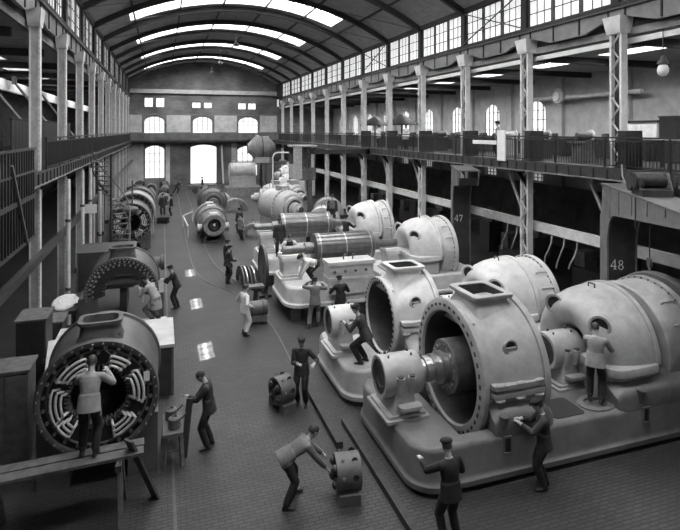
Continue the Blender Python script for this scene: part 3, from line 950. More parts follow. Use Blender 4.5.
tag(o, 'oval iron frame under the feet of the man standing on the turbine bed', 'ring')

# ---- machine 2
ZC2, ZB2 = 1.63, 0.86
m2 = thing('turbine', 'second turbine in the row, smaller open bore with one workman reaching at its pedestal', 'turbine', (4.05, 13.9, 0), group='turbines in the machine row')
make_bed(m2, 8.6, 1.5, 0.12, ZB2, 'machine_paint', holes=[(1.4, 2.9, -1.0, 1.0)], nose=0.3, r=0.5, fl=0.06)
timbers(m2, [0.6, 2.2, 3.8, 5.4, 7.0, 8.3], 1.45, 0.12)
make_bearing(m2, 0.22, 1.0, 0.41, ZC2, ZB2, 'machine_paint_pale')
make_casing(m2, 1.70, 3.05, 1.06, ZC2, 'machine_paint_pale', ztop=3.02, rotor=False, ringw=0.12, cone=0.16)
make_bearing(m2, 3.7, 4.5, 0.36, ZC2, ZB2, 'machine_paint_pale', cups=False)
make_hood(m2, 4.8, 1.3, 1.30, ZC2, ZB2, 'machine_paint_pale')
make_drum(m2, 6.17, 6.85, 1.25, ZC2, ZB2, 'machine_paint_pale')
make_block(m2, 'shoulder', 2.0, 3.0, 1.54, 1.05, ZB2 - 0.05, 1.25, 1.5, 'machine_paint')

def lying_rotor(name, label, loc, L, R, sh, z, group):
    r = thing(name, label, 'rotor', loc, group=group)
    prof = [(-sh[0], 0.0), (-sh[0], 0.15), (-0.35, 0.15), (-0.34, 0.22), (0, 0.22), (0, R * 0.9), (0.03, R), (0.16, R), (0.165, R * 0.95), (0.2, R * 0.95), (0.205, R)]
    prof += [(L - 0.205, R), (L - 0.2, R * 0.95), (L - 0.165, R * 0.95), (L - 0.16, R), (L - 0.03, R), (L, R * 0.9), (L, 0.24), (L + 0.3, 0.24), (L + 0.31, 0.15), (L + sh[1], 0.15), (L + sh[1], 0.0)]
    MB().lathe(prof, (0, 0, z), n=48).build('rotor_body', 'rotor_steel', r)
    for q in range(20):
        a = 2 * PI * q / 20
        n = V(0, -math.cos(a), math.sin(a))
        b = MB().bar(V(0.22, 0, z) + n * R, V(L - 0.22, 0, z) + n * R, 0.02, 0.012, up=n)
        b.build('slot_wedge', 'dark_steel', r, smooth=0)
    for x in (0.18, L * 0.5, L - 0.18):
        MB().lathe([(x - 0.02, R - 0.03), (x - 0.02, R + 0.012), (x + 0.02, R + 0.012), (x + 0.02, R - 0.03)], (0, 0, z), n=40).build('binding_band', 'bare_steel', r)
    return r
mat('rotor_steel', 0.16, 0.3, metal=0.6, var=0.3, scale=4)

def open_pedestal(root, x, w, z0, z1, m):
    b = MB().loft([[V(xx, y, z) for xx, y in rrect(x - w / 2 - e, x + w / 2 + e, -0.33 - e, 0.33 + e, 0.05, 3)] for z, e in ((z0, 0.12), (z0 + 0.1, 0.12), (z0 + 0.11, 0.05), (z0 + 0.2, 0.05), (z0 + 0.22, 0.0), (z1 - 0.16, 0.0), (z1 - 0.15, 0.06), (z1, 0.06))])
    p = b.build('bearing_pedestal', m, root, smooth=30)
    for q in (-1, 1):
        MB().box(x - w / 2 - 0.06, x + w / 2 + 0.06, q * 0.27 - 0.07, q * 0.27 + 0.07, z1, z1 + 0.08).build('bearing_stud_block', 'paper', p, smooth=0)

# ---- machine 3: opened, rotor lying in the bed
m3 = thing('turbine', 'opened turbine on a raised pale bed, rotor bare, third in the row', 'turbine', (4.05, 20.0, 0), group='turbines in the machine row')
make_bed(m3, 8.0, 1.5, 0.52, 1.22, 'machine_paint_pale', holes=[(1.4, 4.0, -0.9, 0.9)], r=0.6, nose=0.18)
for x, y in ((0.5, -1.25), (0.5, 1.25), (2.9, -1.25), (2.9, 1.25), (5.4, -1.25), (5.4, 1.25), (7.7, -1.25), (7.7, 1.25)):
    MB().box(x - 0.16, x + 0.16, y - 0.16, y + 0.16, 0, 0.52).build('support_block', 'wood_dark', m3, smooth=0)
open_pedestal(m3, 0.55, 0.62, 1.2, 2.05, 'machine_paint_pale')
open_pedestal(m3, 4.72, 0.5, 1.2, 2.02, 'machine_paint_pale')
b = MB()
b.box(1.65, 3.35, -1.62, -0.95, 0.9, 1.95)
b.box(1.60, 3.40, -1.7, -0.9, 1.95, 2.07)
b.box(1.62, 3.38, -1.66, -0.98, 1.42, 1.50)
cs = b.build('lower_casing', 'machine_paint_pale', m3, smooth=0)
for x in (1.85, 2.25, 2.65, 3.05):
    MB().cyl((x, -1.68, 1.72), (x, -1.60, 1.72), 0.05, n=10).build('flange_bolt', 'mid_iron', cs)
for x in (2.3, 2.65):
    MB().tube([(x, -1.3, 2.05), (x, -1.3, 2.22), (x + 0.1, -1.3, 2.26)], 0.025, 6).build('eye_bolt', 'dark_steel', cs)
MB().box(1.65, 3.4, 0.95, 1.55, 0.9, 1.95).build('lower_casing', 'machine_paint_pale', m3, smooth=0)
make_hood(m3, 5.25, 1.15, 1.34, 1.9, 1.2, 'machine_paint_pale')
make_drum(m3, 6.48, 7.1, 1.28, 1.9, 1.2, 'machine_paint_pale')
lying_rotor('rotor', 'bright steel rotor lying in the opened third turbine, nearer of two', (5.55, 20.0, 0), 2.4, 0.56, (1.2, 1.1), 2.27, 'bare rotors')

# ---- machine 4: opened, further back
m4 = thing('turbine', 'opened turbine with its rotor bare beyond the raised pale bed', 'turbine', (4.0, 24.7, 0), group='turbines in the machine row')
make_bed(m4, 8.0, 1.5, 0.5, 1.2, 'machine_paint_pale', holes=[(1.4, 4.0, -0.9, 0.9)], r=0.6, nose=0.18)
for x, y in ((0.5, -1.25), (0.5, 1.25), (4.4, -1.25), (4.4, 1.25), (7.7, -1.25), (7.7, 1.25)):
    MB().box(x - 0.16, x + 0.16, y - 0.16, y + 0.16, 0, 0.5).build('support_block', 'wood_dark', m4, smooth=0)
open_pedestal(m4, 0.6, 0.62, 1.18, 2.05, 'machine_paint_pale')
open_pedestal(m4, 4.35, 0.45, 1.18, 2.1, 'machine_paint_pale')
make_hood(m4, 4.8, 1.05, 1.34, 2.0, 1.18, 'machine_paint_pale')
make_drum(m4, 5.93, 6.5, 1.28, 2.0, 1.18, 'machine_paint_pale')
lying_rotor('rotor', 'bright steel rotor lying in the fourth turbine, farther of two', (5.2, 24.7, 0), 2.45, 0.58, (1.15, 0.85), 2.35, 'bare rotors')

# ---- machine 5: closed machine with stepped end bell
def bell_machine(label, loc, R, L, z, rz, m, base_z, nm='turbine', grp='turbines in the machine row'):
    t = thing(nm, label, 'turbine', loc, rz, group=grp)
    MB().lathe([(-0.5, R * 0.12), (-0.5, R * 0.2), (-0.3, R * 0.2), (-0.28, R * 0.34), (0.05, R * 0.34), (0.07, R * 0.28), (0.1, R * 0.5), (0.12, R * 0.62), (0.3, R * 0.64), (0.36, R * 0.80), (0.6, R * 0.93), (0.8, R * 0.97), (0.82, R * 1.05), (0.96, R * 1.05), (0.98, R * 0.97), (L * 0.6, R), (L - 0.1, R * 0.95), (L, R * 0.8), (L, R * 0.1)], (0, 0, z), n=48).build('shell', m, t)
    MB().lathe([(-0.51, 0.0), (-0.51, R * 0.17), (-0.45, R * 0.18)], (0, 0, z), n=24).build('shaft_end', 'dark_steel', t)
    b = MB()
    bolts_ring(b, 0.82, R * 1.0, 28, 0.03, 0.04, z)
    stuff(b.build('flange_bolts', 'dark_steel', t))
    MB().lathe([(0.085, R * 0.34), (0.085, R * 0.5)], (0, 0, z), n=30).build('recess_shade', 'black_iron', t)  # black ring: shade of the recess round the shaft put into colour
    port_on(t, V(0.55, -R * 0.55, z + R * 0.62), V(-0.4, -0.5, 0.6).normalized(), 0.12, m)
    MB().loft([[V(x, y, zz) for x, y in rrect(0.35 - e, L - 0.1 + e, -R * 0.85 - e, R * 0.85 + e, 0.1, 3)] for zz, e in ((0, 0.1), (base_z, 0.1), (base_z + 0.01, 0), (z - R * 0.3, 0))]).build('foot_block', m, t, smooth=30)
    MB().loft([[V(x, y, zz) for x, y in rrect(L * 0.5 - 0.3, L * 0.5 + 0.35, -0.3, 0.3, 0.08, 3)] for zz in (z + R * 0.8, z + R * 1.2)]).build('top_neck', m, t)
    return t
bell_machine('grey turbine with stepped end bell behind the bare rotors', (6.8, 28.0, 0), 0.98, 2.4, 2.6, math.radians(112), 'machine_paint', 0.6)
bell_machine('smaller grey turbine shell behind the stepped bell, beside the crane cab', (8.0, 31.6, 0), 0.85, 1.7, 2.75, math.radians(108), 'machine_paint', 0.5)

mat('aged_paint', 0.19, 0.5, var=0.4, scale=4, bump=0.1)
# ---- turbine standing in the central aisle, bore towards the viewer
t = thing('turbine', 'slender turbine standing in the middle aisle with dark round mouth towards the viewer', 'turbine', (3.05, 33.4, 0), math.radians(90), group='turbines in the middle aisle')
t.scale = (1, 0.78, 0.78)
MB().lathe([(0.02, 0.5), (0.0, 0.58), (0, 0.82), (0.04, 0.86), (0.3, 0.9), (0.32, 0.8), (0.9, 0.85), (1.3, 1.05), (1.32, 1.2), (1.5, 1.2), (1.52, 1.1), (2.6, 1.2), (2.62, 1.32), (2.8, 1.32), (2.82, 1.2), (4.2, 1.15), (5.0, 0.8), (5.0, 0.2)], (0, 0, 1.32), n=48).build('shell', 'aged_paint', t)
MB().lathe([(0.35, 0.0), (0.35, 0.2), (0.12, 0.22), (0.1, 0.3), (0.3, 0.32), (0.3, 0.6)], (0, 0, 1.32), n=36).build('mouth', 'dark_steel', t)
MB().sphere((0.12, 0, 1.32), 0.16, 14, 9).build('shaft_end', 'bare_steel', t)
for x, z in ((0.55, 2.15), (2.1, 2.5), (3.6, 2.5)):
    MB().loft([[V(xx, y, zz) for xx, y in rrect(x - 0.26, x + 0.26, -0.32, 0.32, 0.06, 3)] for zz in (z - 0.2, z + 0.08)] ).build('top_flange', 'machine_paint_pale', t)
b = MB()
bolts_ring(b, 1.32, 1.12, 26, 0.03, 0.04, 1.32)
bolts_ring(b, 2.62, 1.25, 26, 0.03, 0.04, 1.32)
stuff(b.build('flange_bolts', 'dark_steel', t))
for x in (0.15, 1.9, 4.0):
    for s in (-1, 1):
        MB().bar((x, s * 0.45, 0.75), (x, s * 0.85, 0.0), 0.14, 0.14, up=(1, 0, 0)).build('stand_leg', 'dark_steel', t, smooth=0)
    MB().box(x - 0.12, x + 0.12, -0.95, 0.95, 0.0, 0.12).build('stand_foot', 'wood_dark', t, smooth=0)
for s in (-1, 1):
    MB().lathe([(0, 0.0), (0, 0.3), (0.35, 0.34), (0.4, 0.25), (0.4, 0)], (0.9, s * 0.85, 1.0), (0, s, 0), n=20).build('side_branch', 'machine_paint', t)
bell_machine('dark turbine parked right behind the slender one in the middle aisle', (3.6, 40.2, 0), 1.05, 3.0, 1.5, math.radians(90), 'mid_iron', 0.3, grp='turbines in the middle aisle')

# ---- large boiler-like drum on its bed, far away
t = thing('turbine', 'long pale cylindrical casing on a plinth far down the row', 'turbine', (6.7, 57.0, 0), group='turbines in the machine row')
MB().lathe([(0, 0.1), (0, 0.75), (0.1, 0.86), (0.3, 0.9), (0.32, 0.96), (0.45, 0.96), (0.47, 0.9), (2.2, 0.9), (2.22, 0.96), (2.35, 0.96), (2.37, 0.9), (2.7, 0.85), (2.75, 0.1)], (0, 0, 2.55), n=40).build('shell', 'machine_paint', t)
MB().loft([[V(x, y, z) for x, y in rrect(0.1, 2.7, -0.8, 0.8, 0.08, 3)] for z in (0.9, 2.15)]).build('saddle', 'machine_paint', t)
MB().loft([[V(x, y, z) for x, y in rrect(-0.4, 3.2, -1.2, 1.2, 0.1, 3)] for z in (0.0, 0.95)]).build('plinth', 'aged_paint', t)
MB().cyl((0.4, -0.2, 3.3), (0.4, -0.2, 3.7), 0.14, n=14).build('valve_stub', 'machine_paint_pale', t)
# ---- big funnel-shaped casing on a platform at the end
pf = thing('platform', 'raised steel platform carrying the funnel-shaped casing near the end wall', 'platform', (8.0, 61.5, 0))
MB().box(0, 6.2, -1.8, 1.8, 3.0, 3.2).build('platform_deck', 'mid_iron', pf, smooth=0)
for x in (0.3, 3.1, 5.9):
    for y in (-1.5, 1.5):
        MB().box(x - 0.12, x + 0.12, y - 0.12, y + 0.12, 0, 3.0).build('platform_leg', 'mid_iron', pf, smooth=0)
t = thing('turbine', 'funnel-shaped grey casing standing on the far raised platform', 'turbine', (9.3, 61.5, 3.2), group='turbines in the machine row')
MB().lathe([(0, 0.1), (0, 0.55), (0.15, 0.6), (0.9, 1.35), (1.0, 1.5), (1.25, 1.5), (1.27, 1.35), (2.4, 1.35), (2.42, 1.1), (2.8, 0.9), (3.2, 0.4), (3.2, 0.1)], (0, 0, 1.62), n=40).build('shell', 'aged_paint', t)
MB().box(0.8, 2.3, -1.2, 1.2, 0, 0.6).build('foot_block', 'machine_paint', t, smooth=0)
MB().lathe([(1.5, 1.34), (1.5, 1.40), (1.62, 1.40), (1.62, 1.34)], (0, 0, 1.62), n=40).build('hoop', 'dark_steel', t)
for k, (x, y, R, L, zz, mm, lab) in enumerate([(9.3, 44.5, 0.95, 2.4, 2.3, 'machine_paint_pale', 'pale turbine half casing standing beyond the crane cab'),
        (6.6, 38.5, 1.0, 2.4, 2.0, 'machine_paint', 'grey casing halfway between the stepped bell and the far pale drum'),
        (10.5, 50.0, 1.0, 2.4, 2.6, 'machine_paint_pale', 'pale casing in front of the far raised platform')]):
    bell_machine(lab, (x, y, 0), R, L, zz, math.radians((-20, -10, 5)[k]), mm, 0.5)

# ================================================================== GENERATORS along the aisle (axis along hall, mouth towards viewer)
def generator(label, loc, full=True, R=1.11, L=1.7, ZC=1.68, m='machine_paint_dark', coils=True, neck=True, rz=-PI / 2):
    # local x axis points away from the viewer after the rotation
    t = thing('generator', label, 'generator', loc, PI / 2, group='generators along the aisle')
    a0, a1 = (0, 2 * PI) if full else (math.radians(-12), math.radians(192))
    MB().lathe([(0.02, R - 0.12), (0.0, R - 0.09), (0.0, R - 0.02), (0.04, R), (0.12, R), (0.13, R - 0.04), (L - 0.12, R - 0.02), (L - 0.1, R + 0.03), (L, R + 0.03), (L + 0.01, R - 0.2)], (0, 0, ZC), n=64, a0=a0, a1=a1).build('stator_shell', m, t)
    MB().lathe([(0.10, R * 0.56), (0.10, R - 0.10), (0.03, R - 0.09)], (0, 0, ZC), n=64, a0=a0, a1=a1).build('end_plate', 'black_iron', t)
    MB().lathe([(0.08, R - 0.19), (0.05, R - 0.2), (0.05, R - 0.22), (0.1, R - 0.23)], (0, 0, ZC), n=64, a0=a0, a1=a1).build('edge_ring', 'mid_iron', t)
    b = MB()
    for n, r, br in ((36, R - 0.055, 0.016), (24, R * 0.86, 0.034), (18, R * 0.765, 0.032)):
        bolts_ring(b, 0.10 if r < R - 0.1 else 0.0, r, n, br, 0.05, ZC, a0, a1)
    stuff(b.build('end_bolts', 'bare_steel', t))
    MB().lathe([(0.1, R * 0.56), (0.5, R * 0.52), (L - 0.1, R * 0.5), (L - 0.05, 0.1 if full else R * 0.45)], (0, 0, ZC), n=48, a0=a0, a1=a1).build('stator_bore', 'black_iron', t)
    b = MB()
    for i in range(46 if full else 26):
        a = a0 + (a1 - a0) * (i + 0.5) / (46 if full else 26)
        n = V(0, -math.cos(a), math.sin(a))
        c_ = V(0.2, 0, ZC)
        b.bar(c_ + n * (R * 0.46), c_ + n * (R * 0.54), 0.03, 0.26, up=(1, 0, 0))
    stuff(b.build('winding_teeth', 'mid_iron', t, smooth=0))
    if coils:
        for ca, sp in ((10, 46), (60, 26), (128, 44), (184, 46), (222, 20), (308, 34)):
            for k, r in enumerate((0.58, 0.66, 0.74)):
                pts = []
                s_ = math.radians(sp) * (1 - 0.12 * (2 - k))
                for i in range(11):
                    a = math.radians(ca) + s_ * (i / 5 - 1) * 0.5
                    pts.append(V(0.0, -R * r * math.cos(a), ZC + R * r * math.sin(a)))
                e0 = V(0.12, 0, ZC) + (pts[0] - V(0, 0, ZC)) * 0.86
                e1 = V(0.12, 0, ZC) + (pts[-1] - V(0, 0, ZC)) * 0.86
                MB().tube([e0] + pts + [e1], 0.026, 7).build('end_winding', 'coil_white', t)
    if neck:
        hx, hy = 0.26, 0.36
        xm = 0.55 if full else 0.5
        zt = ZC + R + 0.26
        b = MB().loft([[V(x, y, z) for x, y in rrect(xm - hx - e, xm + hx + e, -hy - e, hy + e, 0.14, 5)] for z, e in ((ZC + R * 0.8, 0.1), (ZC + R, 0.02), (zt - 0.07, 0))], False, False)
        b.build('top_neck', m, t, smooth=50)
        MB().loft([[V(x, y, z) for x, y in rrect(xm - hx - e, xm + hx + e, -hy - e, hy + e, 0.14, 5)] for e, z in ((0, zt - 0.07), (0.05, zt - 0.06), (0.05, zt), (-0.03, zt), (-0.04, zt - 0.3))], False, False).build('neck_flange', 'mid_iron', t, smooth=40)
        MB().box(xm - hx, xm + hx, -hy, hy, zt - 0.31, zt - 0.27).build('neck_bottom', 'black_iron', t, smooth=0)
    if full:
        for s in (-1, 1):
            MB().box(0.15, L - 0.1, s * (R * 0.72) - 0.28, s * (R * 0.72) + 0.28, 0, ZC - R * 0.45).build('foot', m, t, smooth=0)
    else:
        for s in (-1, 1):
            MB().box(0.05, L - 0.05, s * (R - 0.05) - 0.2, s * (R - 0.05) + 0.2, 0, ZC - 0.12).build('foot', m, t, smooth=0)
    return t
g1 = generator('dark round generator stator with pale end windings, closest to the viewer', (-1.15, 11.2, 0))
MB().tube([V(0.02, -0.18 + 0.06 * math.sin(i * 0.9), 1.68 + 1.02 - i * 0.05) for i in range(10)], 0.016, 6).build('hanging_cable', 'mid_iron', g1)
MB().loft([[V(0.0, -0.93, 1.90), V(0.0, -0.82, 1.90), V(0.0, -0.82, 2.08), V(0.0, -0.93, 2.08)], [V(-0.02, -0.93, 1.90), V(-0.02, -0.82, 1.90), V(-0.02, -0.82, 2.08), V(-0.02, -0.93, 2.08)]]).build('paper_tag', 'paper', g1)
g2 = generator('dark arched generator half-shell with rows of bolts, two men beside it', (-1.19, 18.3, 0), full=False, coils=False)
MB().cyl((0.4, -0.65, 1.95), (0.4, 0.65, 1.95), 0.16, n=16).build('bore_shaft', 'mid_iron', g2)
generator('round generator stator in the far aisle row, just beyond the dark bowl', (-1.7, 33.0, 0), R=1.15, ZC=1.5, m='mid_iron', neck=False)
generator('small bright-rimmed generator stator in the far aisle row', (-1.7, 37.0, 0), R=1.3, ZC=1.5, m='machine_paint', neck=False, coils=False)
generator('dark generator stator in the far aisle row, farthest one', (-1.6, 41.0, 0), R=1.2, ZC=1.5, m='machine_paint_dark', neck=False, coils=False)
# ================================================================== SWING CRANES on the gallery side
def stroke_digit(ch):
    if ch == '4':
        return [[(0.62, 0.0), (0.62, 1.0), (0.80, 1.0), (0.80, 0.0)], [(0.0, 0.26), (0.0, 0.36), (0.95, 0.36), (0.95, 0.26)], [(0.0, 0.30), (0.62, 1.0), (0.72, 1.0), (0.12, 0.30)], [(0.48, 0.0), (0.48, 0.06), (0.94, 0.06), (0.94, 0.0)]]
    if ch == '7':
        return [[(0.05, 0.84), (0.05, 1.0), (0.9, 1.0), (0.9, 0.84)], [(0.05, 0.70), (0.05, 0.9), (0.12, 0.9), (0.12, 0.70)], [(0.72, 0.9), (0.9, 0.9), (0.48, 0.0), (0.26, 0.0)]]
    if ch == '2':
        return [[(0.1, 0.0), (0.1, 0.14), (0.9, 0.14), (0.9, 0.0)], [(0.1, 0.12), (0.62, 0.6), (0.82, 0.6), (0.36, 0.12)], [(0.62, 0.56), (0.62, 0.86), (0.82, 0.86), (0.82, 0.56)], [(0.15, 0.82), (0.15, 1.0), (0.78, 1.0), (0.78, 0.82)]]
    out = []
    for cz, rx, rz_ in ((0.74, 0.34, 0.25), (0.26, 0.42, 0.27)):
        n = 18
        for i in range(n):
            a, b_ = 2 * PI * i / n, 2 * PI * (i + 1) / n
            f = lambda t, k: (0.47 + (rx - k * (0.08 + 0.09 * abs(math.cos(t)))) * math.cos(t), cz + (rz_ - k * 0.07) * math.sin(t))
            out.append([f(a, 0), f(b_, 0), f(b_, 1), f(a, 1)])
    return out
def number_mesh(text, h, x, yc, zc, t=0.006):
    b = MB()
    w = h * 0.62
    for i, ch in enumerate(text):
        u0 = yc + (i - len(text) / 2) * w * 1.12
        for poly in stroke_digit(ch):
            b.prism(poly, lambda u, v, q: (x + q, u0 + u * w, zc - h / 2 + v * h), t)
    return b
def swing_crane(text, label, loc, ang, L, trolley):
    c = thing('swing_crane', label, 'crane', loc, math.radians(ang), group='swing cranes on the gallery columns')
    top, tip = 5.08, 0.28
    poly = [(-0.45, 0.0), (0.42, 0.0), (0.42, 3.35)]
    for i in range(9):
        a = PI / 2 * i / 8
        poly.append((0.42 + 0.85 * (1 - math.cos(a)), 3.35 + 0.95 * math.sin(a)))
    poly += [(3.0, 4.47), (L, top - tip), (L, top), (-0.2, top), (-0.2, 4.2), (-0.45, 4.1)]
    T = 0.85
    for s in (-1, 1):
        MB().prism(poly, lambda u, v, w: (u, s * T / 2 - s * w, v), 0.05).build('side_plate', 'crane_paint', c, smooth=0)
    b = MB()                                                     # inner face: post, knee and soffit
    inner = [p for p in poly[1:13]] + [(L, top - tip)]
    inner = poly[1:14]
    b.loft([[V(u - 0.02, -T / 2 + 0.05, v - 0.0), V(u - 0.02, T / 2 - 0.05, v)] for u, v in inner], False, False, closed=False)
    b.build('inner_plate', 'crane_paint_shaded', c, smooth=40)
    MB().box(-0.2, L, -T / 2 - 0.04, T / 2 + 0.04, top, top + 0.05).build('top_flange', 'mid_iron', c, smooth=0)
    for s in (-1, 1):
        for x in (0.75, 1.7, 2.9, 4.1, 5.3):
            if x < L:
                zb = 4.32 + (x - 1.2) * 0.14 if x > 1.2 else (3.4 if x < 0.4 else 4.15)
                MB().box(x - 0.03, x + 0.03, s * T / 2 - 0.025, s * T / 2 + 0.025, zb, top).build('stiffener', 'crane_paint', c, smooth=0)
    number_mesh(text, 0.30, 0.405, -0.12, 2.68).build('crane_number', 'paper', c, smooth=0)
    if trolley:
        tr = MB().box(2.6, 3.5, -0.35, 0.35, top + 0.05, top + 0.22).build('winch_frame', 'dark_steel', c, smooth=0)
        MB().cyl((2.8, -0.4, top + 0.42), (2.8, 0.4, top + 0.42), 0.2, n=18).build('winch_drum', 'dark_steel', tr)
        for x, y, r in ((2.8, -0.45, 0.27), (3.25, -0.45, 0.17), (3.25, 0.45, 0.22), (3.6, -0.4, 0.12)):
            g = MB().lathe([(0, r * 0.2), (0, r), (0.06, r), (0.06, r * 0.2)], (x, y - 0.03, top + 0.42), (0, 1, 0), n=24)
            for i in range(20):
                a = 2 * PI * i / 20
                p = V(x + r * math.cos(a), y, top + 0.42 + r * math.sin(a))
                g.bar(p - V(0, 0.03, 0), p + V(0, 0.03, 0), 0.03, 0.03)
            g.build('gear_wheel', 'dark_steel', tr)
        MB().lathe([(0, 0.0), (0, 0.17), (0.5, 0.17), (0.52, 0.1), (0.6, 0.1), (0.6, 0)], (3.0, -0.1, top + 0.55), (1, 0, 0.0), n=18).build('winch_motor', 'mid_iron', tr)
        for yy in (-0.36, 0.36):
            MB().bar((2.65, yy, top + 0.2), (2.95, yy, top + 0.62), 0.05, 0.07).build('winch_bracket', 'mid_iron', tr, smooth=0)
            MB().bar((3.4, yy, top + 0.2), (3.1, yy, top + 0.62), 0.05, 0.07).build('winch_bracket', 'mid_iron', tr, smooth=0)
        MB().tube([(2.6, -0.5, top + 0.3), (2.5, -0.55, top + 0.5), (2.45, -0.55, top + 0.8)], 0.02, 6).build('brake_lever', 'column_grey', tr)
        b = MB()
        for i in range(16):
            b.sphere((3.35, -0.47, top - 0.02 - i * 0.05), (0.014, 0.02, 0.032), 6, 4)
        b.build('hand_chain', 'black_iron', tr)
        MB().lathe([(0, 0.02), (0, 0.13), (0.07, 0.13), (0.07, 0.02)], (2.9, -0.04, 3.35), (0, 1, 0), n=18).build('pulley', 'mid_iron', tr)
        MB().cyl((2.9, 0, 3.4), (2.9, 0, 4.6), 0.015, n=6).build('hoist_rope', 'black_iron', tr)
        MB().tube([(2.9, 0, 3.25), (2.9, 0, 3.1), (2.97, 0, 3.02), (3.02, 0, 2.95), (2.95, 0, 2.86), (2.84, 0, 2.92)], 0.025, 6).build('hook', 'bare_steel', tr)
        number_mesh('2', 0.22, 0, 0, 0).build('plate_number', 'paper', tr, smooth=0)
        tr.children[-1].location = (4.05, -T / 2 - 0.03, 4.78)
        tr.children[-1].rotation_euler = (0, 0, -PI / 2)
    return c
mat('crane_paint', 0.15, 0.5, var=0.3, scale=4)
mat('crane_paint_shaded', 0.03, 0.6, var=0.3, scale=4)  # crane paint darkened: shade on the inner faces put into the colour
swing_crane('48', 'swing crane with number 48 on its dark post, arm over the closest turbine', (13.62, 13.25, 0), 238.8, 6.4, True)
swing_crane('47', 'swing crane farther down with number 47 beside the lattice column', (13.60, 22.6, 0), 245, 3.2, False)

# ================================================================== SMALL MACHINES AND GOODS ON THE FLOOR
def small_motor(label, loc, rz, R=0.33, L=0.5):
    t = thing('motor_frame', label, 'motor', loc, rz, group='small motor frames on the floor')
    z = R + 0.12
    ws = [(math.radians(a), math.radians(b_)) for a, b_ in ((50, 72), (108, 130), (-20, 10), (170, 200))]
    MB().lathe([(0, R - 0.06), (0, R), (L, R), (L, R - 0.06), (0, R - 0.06)], (0, 0, z), n=36).build('motor_shell', 'mid_iron', t)
    for a in (60, 120, 10, 170):
        r_ = math.radians(a)
        n = V(0, -math.cos(r_), math.sin(r_))
        MB().lathe([(0, 0), (0.008, 0.055), (0.0, 0.06)], V(L * 0.75, 0, z) + n * R, n, n=14).build('shell_opening', 'black_iron', t)
        MB().lathe([(-0.01, 0.03), (0.02, 0.03), (0.03, 0.0)], V(L * 0.25, 0, z) + n * R, n, n=10).build('shell_bolt', 'bare_steel', t)
    for i in range(4):
        a = PI / 4 + PI / 2 * i
        p = V(-0.02, -R * 0.62 * math.cos(a), z + R * 0.62 * math.sin(a))
        MB().sphere(p, (0.06, 0.075, 0.075), 10, 7).build('pole_coil', 'dark_steel', t)
    MB().lathe([(-0.06, 0.0), (-0.06, R * 0.25), (0.1, R * 0.3), (L, R * 0.3)], (0, 0, z), n=20).build('armature', 'dark_steel', t)
    for s in (-1, 1):
        MB().box(0.04, L - 0.04, s * R * 0.75 - 0.11, s * R * 0.75 + 0.11, 0, 0.2).build('motor_foot', 'mid_iron', t, smooth=0)
    return t
small_motor('small round motor frame alone on the floor beside the standing man', (2.62, 12.9, 0), math.radians(20), R=0.33, L=0.40)
small_motor('small round motor frame the bending man works on', (3.06, 9.52, 0), math.radians(-8), R=0.32, L=0.46)

t = thing('crate', 'round-topped wooden crate on the floor beside the man in white', 'crate', (3.2, 19.0, 0))
MB().box(-0.33, 0.33, -0.24, 0.24, 0.1, 0.3).build('crate_body', 'wood', t, smooth=0)
MB().lathe([(-0.36, 0.0), (-0.36, 0.25), (0.36, 0.25), (0.36, 0.0)], (0, 0, 0.52), n=24).build('drum', 'mid_iron', t)
for x in (-0.2, 0.2):
    MB().lathe([(x - 0.03, 0.24), (x - 0.03, 0.265), (x + 0.03, 0.265), (x + 0.03, 0.24)], (0, 0, 0.52), n=24).build('hoop', 'dark_steel', t)
for x in (-0.28, 0.28):
    MB().box(x - 0.06, x + 0.06, -0.28, 0.28, 0, 0.1).build('skid', 'wood_dark', t, smooth=0)

# diaphragm halves leaning in a row
for k in range(4):
    t = tag(MB().lathe([(0, 0.42), (0, 0.78), (0.05, 0.78), (0.05, 0.42), (0, 0.42)], (0, 0, 0), n=24, a0=0, a1=PI).build('diaphragm_half', ('mid_iron', 'bare_steel', 'mid_iron', 'bare_steel')[k], None, (3.3 + 0.15 * k, 24.05 - 0.06 * k, 0.01), math.radians(6)),
            'half-ring plate upright in a row by the two dark men, %s from aisle' % ORD[k], 'diaphragm', 'upright diaphragm halves')
t = thing('wheel_disc', 'dark turbine wheel disc standing upright before the opened turbine', 'wheel', (4.02, 22.25, 0), 0.0)
MB().lathe([(-0.06, 0.0), (-0.06, 0.2), (-0.03, 0.22), (-0.03, 0.85), (-0.06, 0.88), (-0.06, 0.98), (0.06, 0.98), (0.06, 0.88), (0.03, 0.85), (0.03, 0.22), (0.06, 0.2), (0.06, 0.0)], (0, 0, 1.05), n=40).build('disc', 'dark_steel', t)
for s in (-1, 1):
    MB().bar((0, s * 0.55, 0.36), (0, s * 0.75, 0.0), 0.12, 0.12, up=(1, 0, 0)).build('chock', 'wood_dark', t, smooth=0)
    MB().bar((-0.25, s * 0.5, 0.05), (0.25, s * 0.5, 0.05), 0.1, 0.1).build('chock_beam', 'wood_dark', t, smooth=0)
t = thing('trestle_stand', 'dark iron trestle stand beneath the upright wheel disc', 'stand', (3.45, 20.7, 0))
MB().lathe([(0.0, 0.34), (0.08, 0.3), (0.16, 0.12), (0.62, 0.08), (0.7, 0.2), (0.76, 0.2)], (0, 0, 0), (0, 0, 1), n=20).build('pedestal', 'dark_steel', t)
MB().box(-0.3, 0.3, -0.2, 0.2, 0.76, 0.84).build('table_top', 'mid_iron', t, smooth=0)
for q, (x, y, lx, lab) in enumerate(((4.02, 9.3, 5.0, 'squared timber beam lying beside the nose of the closest turbine bed'), (3.62, 12.2, 2.6, 'squared timber beam lying beside the second turbine bed'))):
    tag(MB().box(-0.07, 0.07, -lx / 2, lx / 2, 0, 0.14).build('timber_beam', 'wood_dark', None, (x, y, 0), 0.0, smooth=0), lab, 'beam', 'timbers along the beds')
